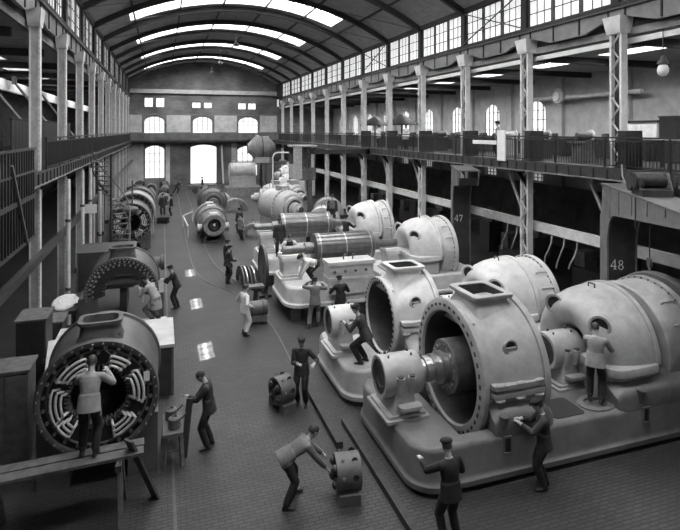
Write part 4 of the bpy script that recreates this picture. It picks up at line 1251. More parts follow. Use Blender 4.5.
tag(MB().bar((0, 0, 0), (0.12, 0.02, 1.2), 0.05, 0.13, up=(1, 0, 0)).build('plank', 'wood_dark', None, (0.44, 11.62, 0.01), smooth=0), 'upright wooden plank held by the man in the aisle', 'plank')

# foundation block with pale top between the generators
t = thing('foundation_block', 'dark block with pale flat top between the two closest generators', 'block', (-1.3, 15.5, 0))
MB().box(-1.30, 1.58, -1.0, 1.0, 0, 1.24).build('block_body', 'wood_dark', t, smooth=0)
MB().box(-1.34, 1.62, -1.04, 1.04, 1.24, 1.32).build('block_top', 'plate_pale', t, smooth=0)
for x in (0.3, 0.95, 1.57):
    MB().box(x - 0.03, x + 0.03, -1.03, -0.98, 0, 1.24).build('edge_strip', 'mid_iron', t, smooth=0)
t = thing('surface_plate', 'low pale plate lying in front of the arched generator half-shell', 'plate', (-1.1, 17.35, 0))
MB().box(-1.0, 1.2, -0.5, 0.5, 0.0, 0.86).build('plate_base', 'mid_iron', t, smooth=0)
MB().box(-1.05, 1.25, -0.55, 0.55, 0.86, 0.92).build('plate_top', 'plate_pale', t, smooth=0)

# staging in front of generator 1
t = thing('trestle_scaffold', 'wooden plank scaffold on trestles before the closest generator', 'scaffold', (-1.45, 10.25, 0))
for y, w in ((-0.17, 0.24), (0.1, 0.22)):
    MB().bar((-1.6, y, 1.08), (1.15, y + 0.12, 1.10), w, 0.05).build('plank', 'wood', t, smooth=0)
for x in (-1.2, 0.75):
    for s in (-1, 1):
        MB().bar((x, s * 0.12, 1.04), (x + 0.05, s * 0.42, 0.0), 0.09, 0.07).build('trestle_leg', 'wood', t, smooth=0)
    MB().bar((x, -0.35, 1.02), (x, 0.35, 1.02), 0.1, 0.1).build('trestle_head', 'wood_dark', t, smooth=0)
    MB().bar((x + 0.02, -0.3, 0.4), (x + 0.02, 0.3, 0.4), 0.07, 0.05).build('trestle_brace', 'wood', t, smooth=0)
MB().bar((0.9, -0.1, 1.35), (1.35, 0.3, 0.0), 0.2, 0.04).build('leaning_board', 'wood', t, smooth=0)
t = thing('work_bench', 'rough wooden bench with oil cans beside the closest generator', 'bench', (0.22, 11.75, 0))
MB().box(-0.2, 0.2, -0.4, 0.45, 0.62, 0.68).build('bench_top', 'wood', t, smooth=0)
for x in (-0.15, 0.15):
    for y in (-0.34, 0.38):
        MB().bar((x, y, 0.62), (x * 1.25, y * 1.2, 0), 0.08, 0.06).build('leg', 'wood', t, smooth=0)
MB().box(-0.17, 0.17, -0.36, 0.4, 0.28, 0.32).build('bench_shelf', 'wood', t, smooth=0)
for k, (x, y) in enumerate(((0.02, 0.22), (0.08, -0.16))):
    c = thing('oil_can', 'round oil can on the bench, %s the viewer' % ('farther from' if k == 0 else 'nearer'), 'can', (0.17 + x, 11.75 + y, 0.68), group='oil cans')
    MB().lathe([(0, 0.0), (0, 0.12), (0.2, 0.12), (0.22, 0.09), (0.23, 0.06), (0.19, 0.05), (0.19, 0)], (0, 0, 0), (0, 0, 1), n=20).build('can_body', 'mid_iron', c)
    MB().tube([(0.1, 0, 0.14), (0.2, 0, 0.22), (0.24, 0, 0.27)], 0.018, 6).build('spout', 'mid_iron', c)

# goods along the generator-side columns
def cupboard(label, loc, sx, sy, sz, m, rz=0.0, doors=2):
    t = thing('cupboard', label, 'cupboard', loc, rz, group='cupboards by the generators')
    MB().box(-sx / 2, sx / 2, -sy / 2, sy / 2, 0.06, sz).build('body', m, t, smooth=0)
    MB().box(-sx / 2 - 0.04, sx / 2 + 0.04, -sy / 2 - 0.04, sy / 2 + 0.04, sz, sz + 0.05).build('top', 'wood', t, smooth=0)
    MB().box(-sx / 2 + 0.03, sx / 2 - 0.03, -sy / 2 + 0.03, sy / 2 - 0.03, 0, 0.06).build('plinth', 'wood_dark', t, smooth=0)
    for q in range(doors):
        w = sx / doors
        d = MB().box(-sx / 2 + w * q + 0.02, -sx / 2 + w * (q + 1) - 0.02, -sy / 2 - 0.025, -sy / 2, 0.1, sz - 0.04).build('door', m, t, smooth=0)
        MB().box(-sx / 2 + w * (q + 0.8), -sx / 2 + w * (q + 0.8) + 0.03, -sy / 2 - 0.05, -sy / 2 - 0.025, sz * 0.5, sz * 0.5 + 0.12).build('handle', 'mid_iron', d, smooth=0)
    return t
cupboard('tall plain wooden cupboard beside the closest generator, at the picture edge', (-2.95, 12.6, 0), 0.8, 0.7, 1.95, 'wood')
cupboard('black tool cupboard behind the plain wooden one', (-3.05, 15.4, 0), 0.65, 0.9, 2.1, 'black_iron')
cupboard('low dark cupboard by the second generator column', (-3.0, 17.2, 0), 0.7, 0.8, 1.4, 'wood_dark')
t = thing('lean_board', 'sloped drawing board leaning between cupboard and generator', 'board', (-2.12, 13.75, 0), math.radians(6))
MB().bar((0, -0.6, 1.35), (0, 0.7, 1.75), 0.75, 0.05).build('board_face', 'plate_pale', t, smooth=0)
for y, z in ((-0.5, 1.36), (0.55, 1.68)):
    for x in (-0.3, 0.3):
        MB().box(x - 0.03, x + 0.03, y - 0.03, y + 0.03, 0, z).build('leg', 'wood_dark', t, smooth=0)
t = thing('canvas_bundle', 'crumpled pale canvas heaped on the dark bench beside the column', 'canvas', (-2.95, 19.4, 1.19))
b = MB()
rnd = random.Random(3)
n, mm = 22, 12
loops = []
for j in range(mm):
    th = PI / 2 * j / (mm - 1)
    loops.append([V((0.40 + 0.06 * math.sin(3 * 2 * PI * i / n + j)) * math.cos(2 * PI * i / n) * math.cos(th), 0.75 * math.sin(2 * PI * i / n) * math.cos(th), 0.2 * math.sin(th) + 0.02 * math.sin(5 * 2 * PI * i / n + 2 * j)) for i in range(n)])
b.loft(loops)
b.build('canvas_cloth', 'canvas', t, smooth=60)
t = thing('side_bench', 'dark bench under the pale canvas by the generator column', 'bench', (-2.95, 19.4, 0))
MB().box(-0.42, 0.42, -0.8, 0.8, 1.06, 1.16).build('bench_top', 'wood_dark', t, smooth=0)
for x in (-0.34, 0.34):
    for y in (-0.7, 0.7):
        MB().box(x - 0.05, x + 0.05, y - 0.05, y + 0.05, 0, 1.06).build('leg', 'wood_dark', t, smooth=0)
t = thing('iron_tank', 'long dark sheet-iron tank behind the arched generator half-shell', 'tank', (-1.95, 22.4, 0))
MB().loft([[V(x, y, z) for x, y in rrect(-1.0, 1.0, -0.9, 0.9, 0.15, 4)] for z in (0.95, 2.3, 2.34)]).build('tank_body', 'dark_steel', t, smooth=30)
for x in (-0.6, 0.6):
    MB().box(x - 0.12, x + 0.12, -0.85, 0.85, 0, 0.95).build('tank_saddle', 'wood_dark', t, smooth=0)
MB().lathe([(0, 0.22), (0.9, 0.22), (0.92, 0.3), (1.05, 0.3), (1.05, 0.0)], (1.0, 0, 1.6), n=20).build('tank_outlet', 'mid_iron', t)
for x in (-0.95, 0.95):
    MB().box(x - 0.03, x + 0.03, -0.93, -0.88, 0.98, 2.3).build('edge_angle', 'mid_iron', t, smooth=0)
for k, (x, y, z) in enumerate(((-3.1, 20.9, 5.1), (-3.15, 24.9, 5.1), (-3.05, 26.6, 5.1), (-3.1, 31.2, 5.1))):
    t = thing('down_pipe', 'pale upright pipe below the generator-side gallery, %s by distance' % ORD[k], 'pipe', (x, y, 0), group='upright pipes below the gallery')
    MB().cyl((0, 0, 0), (0, 0, z), 0.07, n=10).build('pipe', 'column_light', t)
    for zz in (1.2, 3.6):
        MB().cyl((0, 0, zz), (0, 0, zz + 0.1), 0.1, n=10).build('pipe_collar', 'mid_iron', t)
t = thing('white_notice', 'small white notice board on a pipe below the generator-side gallery', 'sign', (-3.0, 26.40, 3.1))
MB().box(-0.25, 0.25, -0.02, 0.02, 0, 0.4).build('notice', 'paper', t, smooth=0)
MB().box(-0.04, 0.04, 0.02, 0.09, 0.1, 0.3).build('notice_clamp', 'mid_iron', t, smooth=0)
t = thing('suspended_bowl', 'dark round bowl-shaped vessel on a post beside the aisle', 'vessel', (-1.65, 30.2, 0))
MB().lathe([(0, 0.0), (0.0, 0.2), (0.1, 0.4), (0.25, 0.52), (0.38, 0.5), (0.46, 0.36), (0.5, 0.1), (0.5, 0)], (0, 0, 2.35), (0, 0, 1), n=32).build('bowl', 'dark_steel', t)
MB().cyl((0, 0, 0), (0, 0, 2.4), 0.12, n=14).build('bowl_post', 'mid_iron', t)
MB().cyl((0.2, 0, 2.6), (0.2, 0, 4.2), 0.04, n=10).build('vent_pipe', 'mid_iron', t)
MB().tube([(-1.5, -0.1, 4.2), (-0.9, -0.1, 3.5), (-0.4, 0, 3.0), (0, 0, 2.75)], 0.07, 8).build('inlet_pipe', 'mid_iron', t)
# spiral stair from the gallery beside the columns
t = thing('winding_stair', 'curved iron stair descending from the gallery on the generator side', 'stair', (-2.35, 28.6, 0))
for i in range(22):
    a = math.radians(-80 + 13 * i)
    z = 0.25 + i * 0.24
    p0, p1 = V(0.12 * math.cos(a), 0.12 * math.sin(a), z), V(0.85 * math.cos(a), 0.85 * math.sin(a), z)
    MB().bar(p0, p1, 0.28, 0.04).build('tread', 'mid_iron', t, smooth=0)
MB().cyl((0, 0, 0), (0, 0, 5.6), 0.06, n=12).build('newel', 'dark_steel', t)
for dz in (0.9, 0.05):
    MB().tube([V(0.87 * math.cos(math.radians(-80 + 13 * i)), 0.87 * math.sin(math.radians(-80 + 13 * i)), 0.25 + i * 0.24 + dz) for i in range(22)], 0.03, 7).build('hand_rail', 'mid_iron', t)
# bracket platform with bars at the near edge of the generator-side gallery
t = thing('bracket_cage', 'barred iron platform cage bracketed from the generator-side gallery near the viewer', 'cage', (-3.3, 13.0, 0))
for z, h in ((6.32, 0.06), (5.72, 0.05), (5.05, 0.12), (3.95, 0.08)):
    MB().box(0.0, 0.06, -3.0, 3.55, z - h / 2, z + h / 2).build('cage_rail', 'dark_steel', t, smooth=0)
me = MB().box(0.01, 0.05, -0.03, 0.03, 3.95, 6.32).mesh('cage_bar', 'rail_dark', 0)
for i in range(26):
    link('cage_bar', me, t, (0, -2.9 + 0.25 * i, 0))
MB().bar((0.08, 0.9, 6.0), (0.08, 2.4, 3.95), 0.06, 0.08).build('cage_brace', 'mid_iron', t, smooth=0)
MB().box(-0.3, 0.0, -3.0, 3.55, 5.0, 5.1).build('cage_floor', 'dark_steel', t, smooth=0)
# partition of dark boards on the generator-side gallery
t = thing('gallery_partition', 'dark board partition standing on the generator-side gallery', 'partition', (-4.7, 20.2, 5.55))
for i in range(24):
    MB().box(-0.02, 0.02, 0.5 * i + 0.01, 0.5 * i + 0.49, 0, 1.6).build('board', 'rail_dark', t, smooth=0)
MB().box(-0.04, 0.04, 0, 12, 1.6, 1.66).build('cap_rail', 'wood_dark', t, smooth=0)
for k, y in enumerate((24.5, 31.0, 37.0, 43.0)):
    t = thing('gallery_brace', 'slanting pale roof strut behind the generator-side columns, %s by distance' % ORD[k], 'strut', (-6.1, y - 2.4, 0), group='slanting struts over the generator-side gallery')
    MB().bar((-1.4, -1.6, 9.4), (0.2, 1.6, 6.4), 0.1, 0.1).build('strut_bar', 'column_grey', t, smooth=0)
    MB().box(0.05, 0.35, 1.45, 1.75, 5.55, 6.45).build('strut_foot', 'dark_steel', t, smooth=0)
    MB().box(-1.5, -1.3, -1.8, -1.5, 9.3, 9.71).build('strut_head', 'dark_steel', t, smooth=0)

# ================================================================== CRANE CAB
t = thing('crane_cab', 'wooden crane driver cab hanging beside the gallery above the machines', 'crane cab', (8.1, 34.0, 0))
MB().box(0, 1.5, 0, 1.3, 3.55, 3.65).build('cab_floor', 'wood', t, smooth=0)
for x0, x1, y0, y1, z0, z1 in ((0, 0.6, 0, 0.05, 3.65, 5.75), (0, 0.05, 0, 1.3, 3.65, 4.6), (0.6, 1.5, 0, 0.05, 3.65, 4.35), (1.45, 1.5, 0, 1.3, 3.65, 4.35), (0, 1.5, 1.25, 1.3, 3.65, 5.75)):
    n = max(1, int(round(max(x1 - x0, y1 - y0) / 0.2)))
    for i in range(n):
        if x1 - x0 > y1 - y0:
            MB().box(x0 + (x1 - x0) * i / n + 0.006, x0 + (x1 - x0) * (i + 1) / n - 0.006, y0, y1, z0, z1).build('board', 'wood_pale' if x1 < 1 else 'wood', t, smooth=0)
        else:
            MB().box(x0, x1, y0 + (y1 - y0) * i / n + 0.006, y0 + (y1 - y0) * (i + 1) / n - 0.006, z0, z1).build('board', 'wood_pale', t, smooth=0)
MB().box(-0.08, 1.58, -0.08, 1.38, 5.75, 5.85).build('cab_roof', 'wood_pale', t, smooth=0)
for x in (0.62, 1.05, 1.47):
    MB().box(x - 0.03, x + 0.03, 0.0, 0.05, 4.35, 5.75).build('window_post', 'wood_dark', t, smooth=0)
MB().box(0.2, 5.86, 1.31, 1.5, 5.2, 5.5).build('cab_girder', 'dark_steel', t, smooth=0)
MB().box(0.2, 0.5, 1.29, 1.33, 5.1, 5.6).build('cab_hanger', 'dark_steel', t, smooth=0)
MB().box(1.05, 1.3, 0.1, 0.16, 0, 3.55).build('cab_strut', 'mid_iron', t, smooth=0)
MB().box(5.6, 5.85, 1.31, 1.5, 5.15, 5.55).build('girder_shoe', 'dark_steel', t, smooth=0)
t = thing('pipe_frame', 'bent pale pipe railing frame beside the crane cab', 'pipe frame', (7.2, 36.2, 0))
MB().tube([(0, 0, 0), (0, 0, 5.0), (0.1, 0, 5.2), (0.3, 0, 5.3), (2.0, 0, 5.3), (2.2, 0, 5.2), (2.25, 0, 5.0), (2.25, 0, 0)], 0.05, 8).build('pipe', 'column_light', t)
MB().bar((0, 0, 3.9), (2.25, 0, 3.9), 0.06, 0.06).build('cross_pipe', 'column_light', t, smooth=0)

# ================================================================== GALLERY FURNITURE on the machine-row side
def bench_machine(k, y, x, label, m='mid_iron'):
    t = thing('bench_machine', label, 'machine', (x, y, 5.55), group='small machines on the gallery')
    MB().box(-0.35, 0.35, -0.25, 0.25, 0, 0.75).build('machine_base', m, t, smooth=0)
    MB().box(-0.5, 0.5, -0.3, 0.3, 0.75, 0.85).build('machine_table', m, t, smooth=0)
    MB().lathe([(-0.3, 0.0), (-0.3, 0.12), (-0.1, 0.16), (0.3, 0.16), (0.32, 0.1), (0.32, 0)], (0, 0.0, 1.05), n=16).build('spindle_head', m, t)
    MB().lathe([(0.33, 0.0), (0.33, 0.24), (0.38, 0.24), (0.38, 0)], (0, 0.0, 1.05), n=18).build('hand_wheel', 'paper', t)
for k in range(11):
    y = 17.2 + 3.1 * k
    bench_machine(k, y, 15.9 + 0.5 * (k % 3), 'small dark machine tool on the gallery behind the railing, %s by distance' % ORD[k], ('mid_iron', 'dark_steel', 'machine_paint')[k % 3])
for k, y in enumerate(COLY[:6]):
    t = thing('switch_box', 'black switch cabinet at the foot of a gallery column, %s by distance' % ORD[k], 'cabinet', (XR, y - 0.48, 5.55), group='switch cabinets at the gallery columns')
    MB().box(-0.34, 0.34, -0.17, 0.17, 0, 1.25).build('cabinet_body', 'black_iron', t, smooth=0)
    MB().box(-0.28, 0.28, -0.19, -0.17, 0.1, 1.15).build('cabinet_door', 'black_iron', t, smooth=0)
t = thing('white_post', 'white upright board fixed to the outside of the gallery railing', 'board', (13.97, 19.86, 5.5))
MB().box(-0.03, 0.02, -0.28, 0.28, 0, 1.32).build('board_face', 'white_paint', t, smooth=0)
MB().box(0.02, 0.045, -0.04, 0.04, 0.95, 1.05).build('board_stay', 'wood', t, smooth=0)
t = thing('notice_plate', 'long white notice plate hung on the gallery railing by the white board', 'sign', (13.99, 21.2, 6.28))
MB().box(-0.012, 0.0, -0.95, 0.95, -0.09, 0.09).build('plate', 'paper', t, smooth=0)
for y in (-0.9, 0.9):
    MB().box(0.0, 0.05, y - 0.02, y + 0.02, 0.0, 0.3).build('plate_hook', 'rail_dark', t, smooth=0)
for k, (y, lab) in enumerate(((39.4, 'farther'), (34.4, 'nearer'))):
    t = thing('gallery_awning', 'dark conical hood over a gallery workplace, %s of the two' % lab, 'hood', (16.0, y, 5.55), group='dark hoods on the gallery')
    MB().lathe([(1.65, 1.25), (1.72, 1.2), (2.3, 0.25), (2.4, 0.1), (2.4, 0.0)], (0, 0, 0), (0, 0, 1), n=24).build('hood_cone', 'black_iron', t)
    MB().cyl((0, 0, 0), (0, 0, 2.3), 0.06, n=10).build('hood_post', 'dark_steel', t)
t = thing('storage_cabinet', 'pale two-door cabinet on the gallery with a dark lid', 'cabinet', (20.6, 18.3, 5.55))
MB().box(-0.5, 0.5, -0.8, 0.8, 0, 1.6).build('cabinet_body', 'plaster', t, smooth=0)
MB().box(-0.55, 0.55, -0.85, 0.85, 1.6, 1.7).build('lid', 'black_iron', t, smooth=0)
for y in (-0.4, 0.4):
    MB().box(-0.52, -0.5, y - 0.38, y + 0.38, 0.05, 1.55).build('cabinet_door', 'column_light', t, smooth=0)
t = thing('work_table', 'gallery work table with dark boxes near the picture edge', 'table', (15.6, 12.6, 5.55))
MB().box(-0.6, 0.6, -1.3, 1.3, 0.95, 1.02).build('table_top', 'wood_pale', t, smooth=0)
for x in (-0.5, 0.5):
    for y in (-1.2, 1.2):
        MB().box(x - 0.05, x + 0.05, y - 0.05, y + 0.05, 0, 0.95).build('leg', 'wood_dark', t, smooth=0)
t = thing('apparatus_box', 'tall dark box standing on the gallery work table', 'box', (15.5, 12.9, 6.57))
MB().box(-0.25, 0.25, -0.3, 0.3, 0, 0.65).build('box_body', 'black_iron', t, smooth=0)
MB().box(-0.28, 0.28, -0.33, 0.33, 0.65, 0.7).build('box_lid', 'dark_steel', t, smooth=0)
t = thing('steam_pipe', 'horizontal pale pipe with a round valve along the gallery aisle wall', 'pipe', (21.9, 25.4, 8.7))
MB().cyl((0, -5.5, 0), (0, 3.6, 0), 0.12, n=14).build('pipe', 'column_light', t)
MB().lathe([(-0.15, 0.0), (-0.15, 0.42), (-0.05, 0.45), (0.1, 0.4), (0.1, 0)], (-0.15, 0, 0.1), (1, 0, 0), n=24).build('valve_body', 'column_light', t)
MB().lathe([(0, 0.3), (0.05, 0.33), (0.1, 0.3), (0.05, 0.27), (0, 0.3)], (-0.4, 0, 0.1), (1, 0, 0), n=24).build('valve_wheel', 'column_light', t)
for y in (-4.15, 0.65):
    MB().box(0.0, 0.34, y - 0.05, y + 0.05, -0.05, 0.05).build('pipe_bracket', 'mid_iron', t, smooth=0)
t = thing('globe_lamp', 'white glass globe lamp hanging over the gallery at the picture edge', 'lamp', (14.9, 12.76, 8.7))
MB().sphere((0, 0, 0), (0.17, 0.17, 0.2), 18, 12).build('globe', 'lamp_glass', t)
MB().lathe([(0.16, 0.08), (0.2, 0.17), (0.26, 0.15), (0.34, 0.08), (0.45, 0.06), (0.45, 0)], (0, 0, 0), (0, 0, 1), n=18).build('lamp_cap', 'dark_steel', t)
MB().cyl((0, 0, 0.4), (0, 0, 1.27), 0.015, n=6).build('lamp_rod', 'dark_steel', t)
for k, (y, lab) in enumerate(((41.5, 'closest to the viewer'), (53.0, 'in the middle'), (62.0, 'closest to the end wall'))):
    t = thing('pendant_lamp', 'small pendant arc lamp hanging from the roof crown, %s' % lab, 'lamp', (5.4, y, 13.3), group='pendant lamps')
    MB().lathe([(0.0, 0.28), (0.05, 0.26), (0.2, 0.1), (0.45, 0.06), (0.5, 0.0)], (0, 0, 0), (0, 0, 1), n=18).build('lamp_shade', 'dark_steel', t)
    MB().sphere((0, 0, -0.02), 0.1, 10, 7).build('lamp_bulb', 'lamp_glass', t)
    MB().cyl((0, 0, 0.45), (0, 0, roofz(5.4) - 13.3), 0.02, n=6).build('lamp_rod', 'dark_steel', t)

for k in range(7):
    t = thing('work_bench', 'long dark work bench on the gallery behind the railing, %s by distance' % ORD[k], 'bench', (18.9, 13.8 + 4.8 * k, 5.55), group='gallery work benches')
    MB().box(-0.45, 0.45, -2.1, 2.1, 0.86, 0.94).build('bench_top', 'wood', t, smooth=0)
    MB().box(-0.38, -0.33, -2.0, 2.0, 0.05, 0.86).build('bench_front', 'wood_dark', t, smooth=0)
    for y in (-1.95, 0, 1.95):
        MB().box(-0.4, 0.4, y - 0.06, y + 0.06, 0, 0.86).build('leg', 'wood_dark', t, smooth=0)
    for q in range(3):
        v = MB().box(-0.4, -0.1, -1.4 + 1.35 * q, -1.15 + 1.35 * q, 0.94, 1.12).build('vice', 'dark_steel', t, smooth=0)
        MB().box(-0.55, -0.4, -1.36 + 1.35 * q, -1.19 + 1.35 * q, 0.9, 1.1).build('vice_jaw', 'mid_iron', v, smooth=0)
# ================================================================== DARK LOWER AISLE behind the machines
def aisle_machine(k, x, y, label):
    t = thing('lathe_machine', label, 'machine tool', (x, y, 0), group='machine tools under the gallery')
    MB().box(-0.4, 0.4, -1.4, 1.4, 0, 0.8).build('machine_bed', 'dark_steel', t, smooth=0)
    MB().box(-0.45, 0.45, -1.5, -0.6, 0.8, 1.7).build('headstock', 'dark_steel', t, smooth=0)
    MB().lathe([(0, 0), (0, 0.4), (0.15, 0.4), (0.15, 0)], (0, -0.6, 1.3), (0, 1, 0), n=20).build('face_plate', 'mid_iron', t)
    MB().box(-0.35, 0.35, 0.7, 1.3, 0.8, 1.5).build('tailstock', 'mid_iron', t, smooth=0)
    MB().lathe([(-0.1, 0.0), (-0.1, 0.5), (0.1, 0.5), (0.1, 0)], (-0.2, -1.1, 2.0), (1, 0, 0), n=20).build('belt_pulley', 'mid_iron', t)
    MB().box(-0.25, -0.15, -1.15, -1.05, 1.7, 2.0).build('pulley_post', 'dark_steel', t, smooth=0)
for k in range(8):
    aisle_machine(k, 17.2 + 0.6 * (k % 2), 13.5 + 4.6 * k, 'dark belt-driven machine tool under the gallery, %s by distance' % ORD[k])
for k in range(5):
    y = (16.4, 17.1, 17.8, 20.0, 20.7)[k]
    t = tag(MB().tube([(14.9, y, 2.6), (14.88, y + 0.02, 2.3), (14.82, y + 0.1, 2.0), (14.8, y + 0.28, 1.7 - 0.1 * (k % 2)), (14.85, y + 0.4, 1.5 - 0.15 * (k % 3))], 0.03, 7).build('air_hose', 'column_grey', None),
            'grey air hose hanging from the pale runway beam, %s by distance' % ORD[k], 'hose', 'hanging air hoses')
for k in range(7):
    y = 16.6 + BAY * k
    t = thing('gallery_bracket', 'slanted steel bracket under the gallery next to a column, %s by distance' % ORD[k], 'bracket', (XR, y - 2.4 - 0.14, 0), group='slanted gallery brackets')
    MB().bar((0.1, 0.5, 3.3), (0.1, 1.5, 4.95), 0.08, 0.1).build('bracket_bar', 'column_grey', t, smooth=0)
    MB().box(0.02, 0.18, 1.3, 1.75, 4.9, 5.05).build('bracket_head', 'column_grey', t, smooth=0)

def half_shell(label, loc, rz, R, L, m):
    t = thing('casing_half', label, 'casing', loc, rz, group='loose casing halves')
    MB().lathe([(0, R * 0.62), (0, R), (0.1, R + 0.06), (0.12, R), (L - 0.12, R), (L - 0.1, R + 0.06), (L, R + 0.06), (L, R * 0.62), (0.0, R * 0.62)], (-L / 2, 0, 0.12), n=28, a0=0, a1=PI).build('half_ring', m, t)
    for s in (-1, 1):
        MB().box(-L / 2, L / 2, s * R * 0.82 - R * 0.24, s * R * 0.82 + R * 0.24, 0, 0.12).build('joint_flange', m, t, smooth=0)
    MB().tube([(0, -0.12, R + 0.1), (0, -0.12, R + 0.28), (0, 0.12, R + 0.28), (0, 0.12, R + 0.1)], 0.03, 6).build('lifting_eye', 'mid_iron', t)
    return t
def plinth(label, loc, sx, sy, sz, m='wood_dark'):
    t = thing('packing_stand', label, 'stand', loc, group='packing stands')
    MB().box(-sx / 2, sx / 2, -sy / 2, sy / 2, sz - 0.12, sz).build('stand_top', m, t, smooth=0)
    for x in (-1, 1):
        for y in (-1, 1):
            MB().box(x * (sx / 2 - 0.12) - 0.1, x * (sx / 2 - 0.12) + 0.1, y * (sy / 2 - 0.12) - 0.1, y * (sy / 2 - 0.12) + 0.1, 0, sz - 0.12).build('leg', m, t, smooth=0)
plinth('timber stand under the loose pale casing half nearer the stepped bell', (8.75, 29.3, 0), 1.6, 2.0, 1.5)
half_shell('pale open casing half tilted sideways between stepped bell and crane cab', (8.75, 29.3, 1.5), math.radians(65), 0.85, 0.8, 'machine_paint_pale')
plinth('timber stand under the loose grey casing half beyond the crane cab strut', (10.3, 33.4, 0), 1.6, 2.0, 1.4)
half_shell('grey open casing half on a stand beyond the crane cab strut', (10.3, 33.4, 1.4), math.radians(80), 0.9, 0.9, 'machine_paint')
half_shell('dark casing half on the floor beside the man between turbine and bell machine', (5.6, 38.9 - 4.4, 0), math.radians(75), 0.75, 0.7, 'aged_paint')
half_shell('dark casing half on the floor before the long far casing', (5.9, 46.0, 0), math.radians(95), 0.95, 0.9, 'aged_paint')
half_shell('grey casing half on the floor between far aisle and pale drum', (5.2, 51.0, 0), math.radians(80), 0.9, 0.9, 'machine_paint')
# ================================================================== FAR CLUTTER
rnd = random.Random(11)
kinds = []
for k in range(16):
    x, y = -2.5 + 1.35 * (k % 3) + 0.2 * rnd.random(), 52 + 2.9 * (k // 3) + 0.4 * rnd.random()
    R = 0.38 + 0.17 * rnd.random()
    kinds.append((y, x, R))
kinds.sort()
for k, (y, x, R) in enumerate(kinds):
    t = thing('casting', 'rough iron casting in the heap by the far arched window, %s row' % (('nearest', 'second', 'third', 'fourth', 'fifth', 'last')[k // 3] + ' ' + ('outer', 'middle', 'inner')[k % 3]), 'casting', (x, y, 0), rnd.random() * 6, group='castings heaped at the far end')
    MB().lathe([(0, R * 0.5), (0, R), (0.15, R), (0.17, R * 0.8), (0.6, R * 0.8), (0.62, R), (0.75, R), (0.75, R * 0.5), (0.0, R * 0.5)], (-0.37, 0, R + 0.1), n=24).build('casting_ring', ('mid_iron', 'machine_paint', 'dark_steel')[k % 3], t)
    MB().box(-0.45, 0.45, -R * 0.7, R * 0.7, 0, 0.2 + R * 0.25).build('casting_foot', 'mid_iron', t, smooth=0)
t = thing('hand_cart', 'small flat hand cart in the far aisle with a man on it', 'cart', (0.11, 42.2, 0))
MB().box(-0.45, 0.45, -0.8, 0.8, 0.35, 0.45).build('cart_bed', 'wood_dark', t, smooth=0)
for x in (-0.4, 0.4):
    for y in (-0.55, 0.55):
        MB().lathe([(-0.04, 0), (-0.04, 0.17), (0.04, 0.17), (0.04, 0)], (x, y, 0.17), (1, 0, 0), n=16).build('wheel', 'dark_steel', t)
for s in (-1, 1):
    MB().box(-0.42, 0.42, s * 0.55 - 0.03, s * 0.55 + 0.03, 0.15, 0.35).build('axle_block', 'dark_steel', t, smooth=0)
t = thing('wheel_barrow', 'low barrow being pushed near the far doorway', 'barrow', (3.35, 60.8, 0))
MB().box(-0.6, 0.6, -0.4, 0.4, 0.4, 0.85).build('barrow_tray', 'mid_iron', t, smooth=0)
for s in (-1, 1):
    MB().lathe([(-0.04, 0), (-0.04, 0.3), (0.04, 0.3), (0.04, 0)], (0.1, s * 0.45, 0.3), (0, 1, 0), n=18).build('wheel', 'dark_steel', t)
    MB().bar((-0.6, s * 0.3, 0.7), (-1.1, s * 0.3, 0.9), 0.05, 0.05).build('handle', 'wood', t, smooth=0)
t = thing('barrier', 'pale chalked barrier bar beside the aisle turbine', 'barrier', (1.5, 37.0, 0))
MB().bar((0.1, -1.8, 0.75), (-0.05, 2.6, 0.75), 0.07, 0.07).build('barrier_bar', 'column_light', t, smooth=0)
MB().bar((-0.05, 2.6, 0.75), (0.7, 4.6, 0.75), 0.07, 0.07).build('barrier_bar', 'column_light', t, smooth=0)
for x, y in ((0.1, -1.7), (-0.05, 2.6), (0.7, 4.6)):
    MB().box(x - 0.04, x + 0.04, y - 0.04, y + 0.04, 0, 0.75).build('barrier_post', 'column_light', t, smooth=0)
t = thing('staging', 'rough wooden staging behind the fourth turbine', 'staging', (8.6, 27.2, 0))
MB().box(-0.6, 0.6, -0.4, 0.4, 1.62, 1.7).build('staging_deck', 'wood', t, smooth=0)
for x in (-0.52, 0.52):
    for y in (-0.33, 0.33):
        MB().box(x - 0.05, x + 0.05, y - 0.05, y + 0.05, 0, 1.62).build('leg', 'wood', t, smooth=0)
# ================================================================== PEOPLE
def ik(a, c, l1, l2, pole):
    a, c, pole = Vector(a), Vector(c), Vector(pole)
    d = c - a
    L = min(d.length, (l1 + l2) * 0.998)
    d.normalize()
    c = a + d * L
    x = (l1 * l1 - l2 * l2 + L * L) / (2 * L)
    h = math.sqrt(max(0.0, l1 * l1 - x * x))
    p = pole - d * pole.dot(d)
    if p.length < 1e-4:
        p = V(0, 1, 0)
    return a + d * x + p.normalized() * h, c

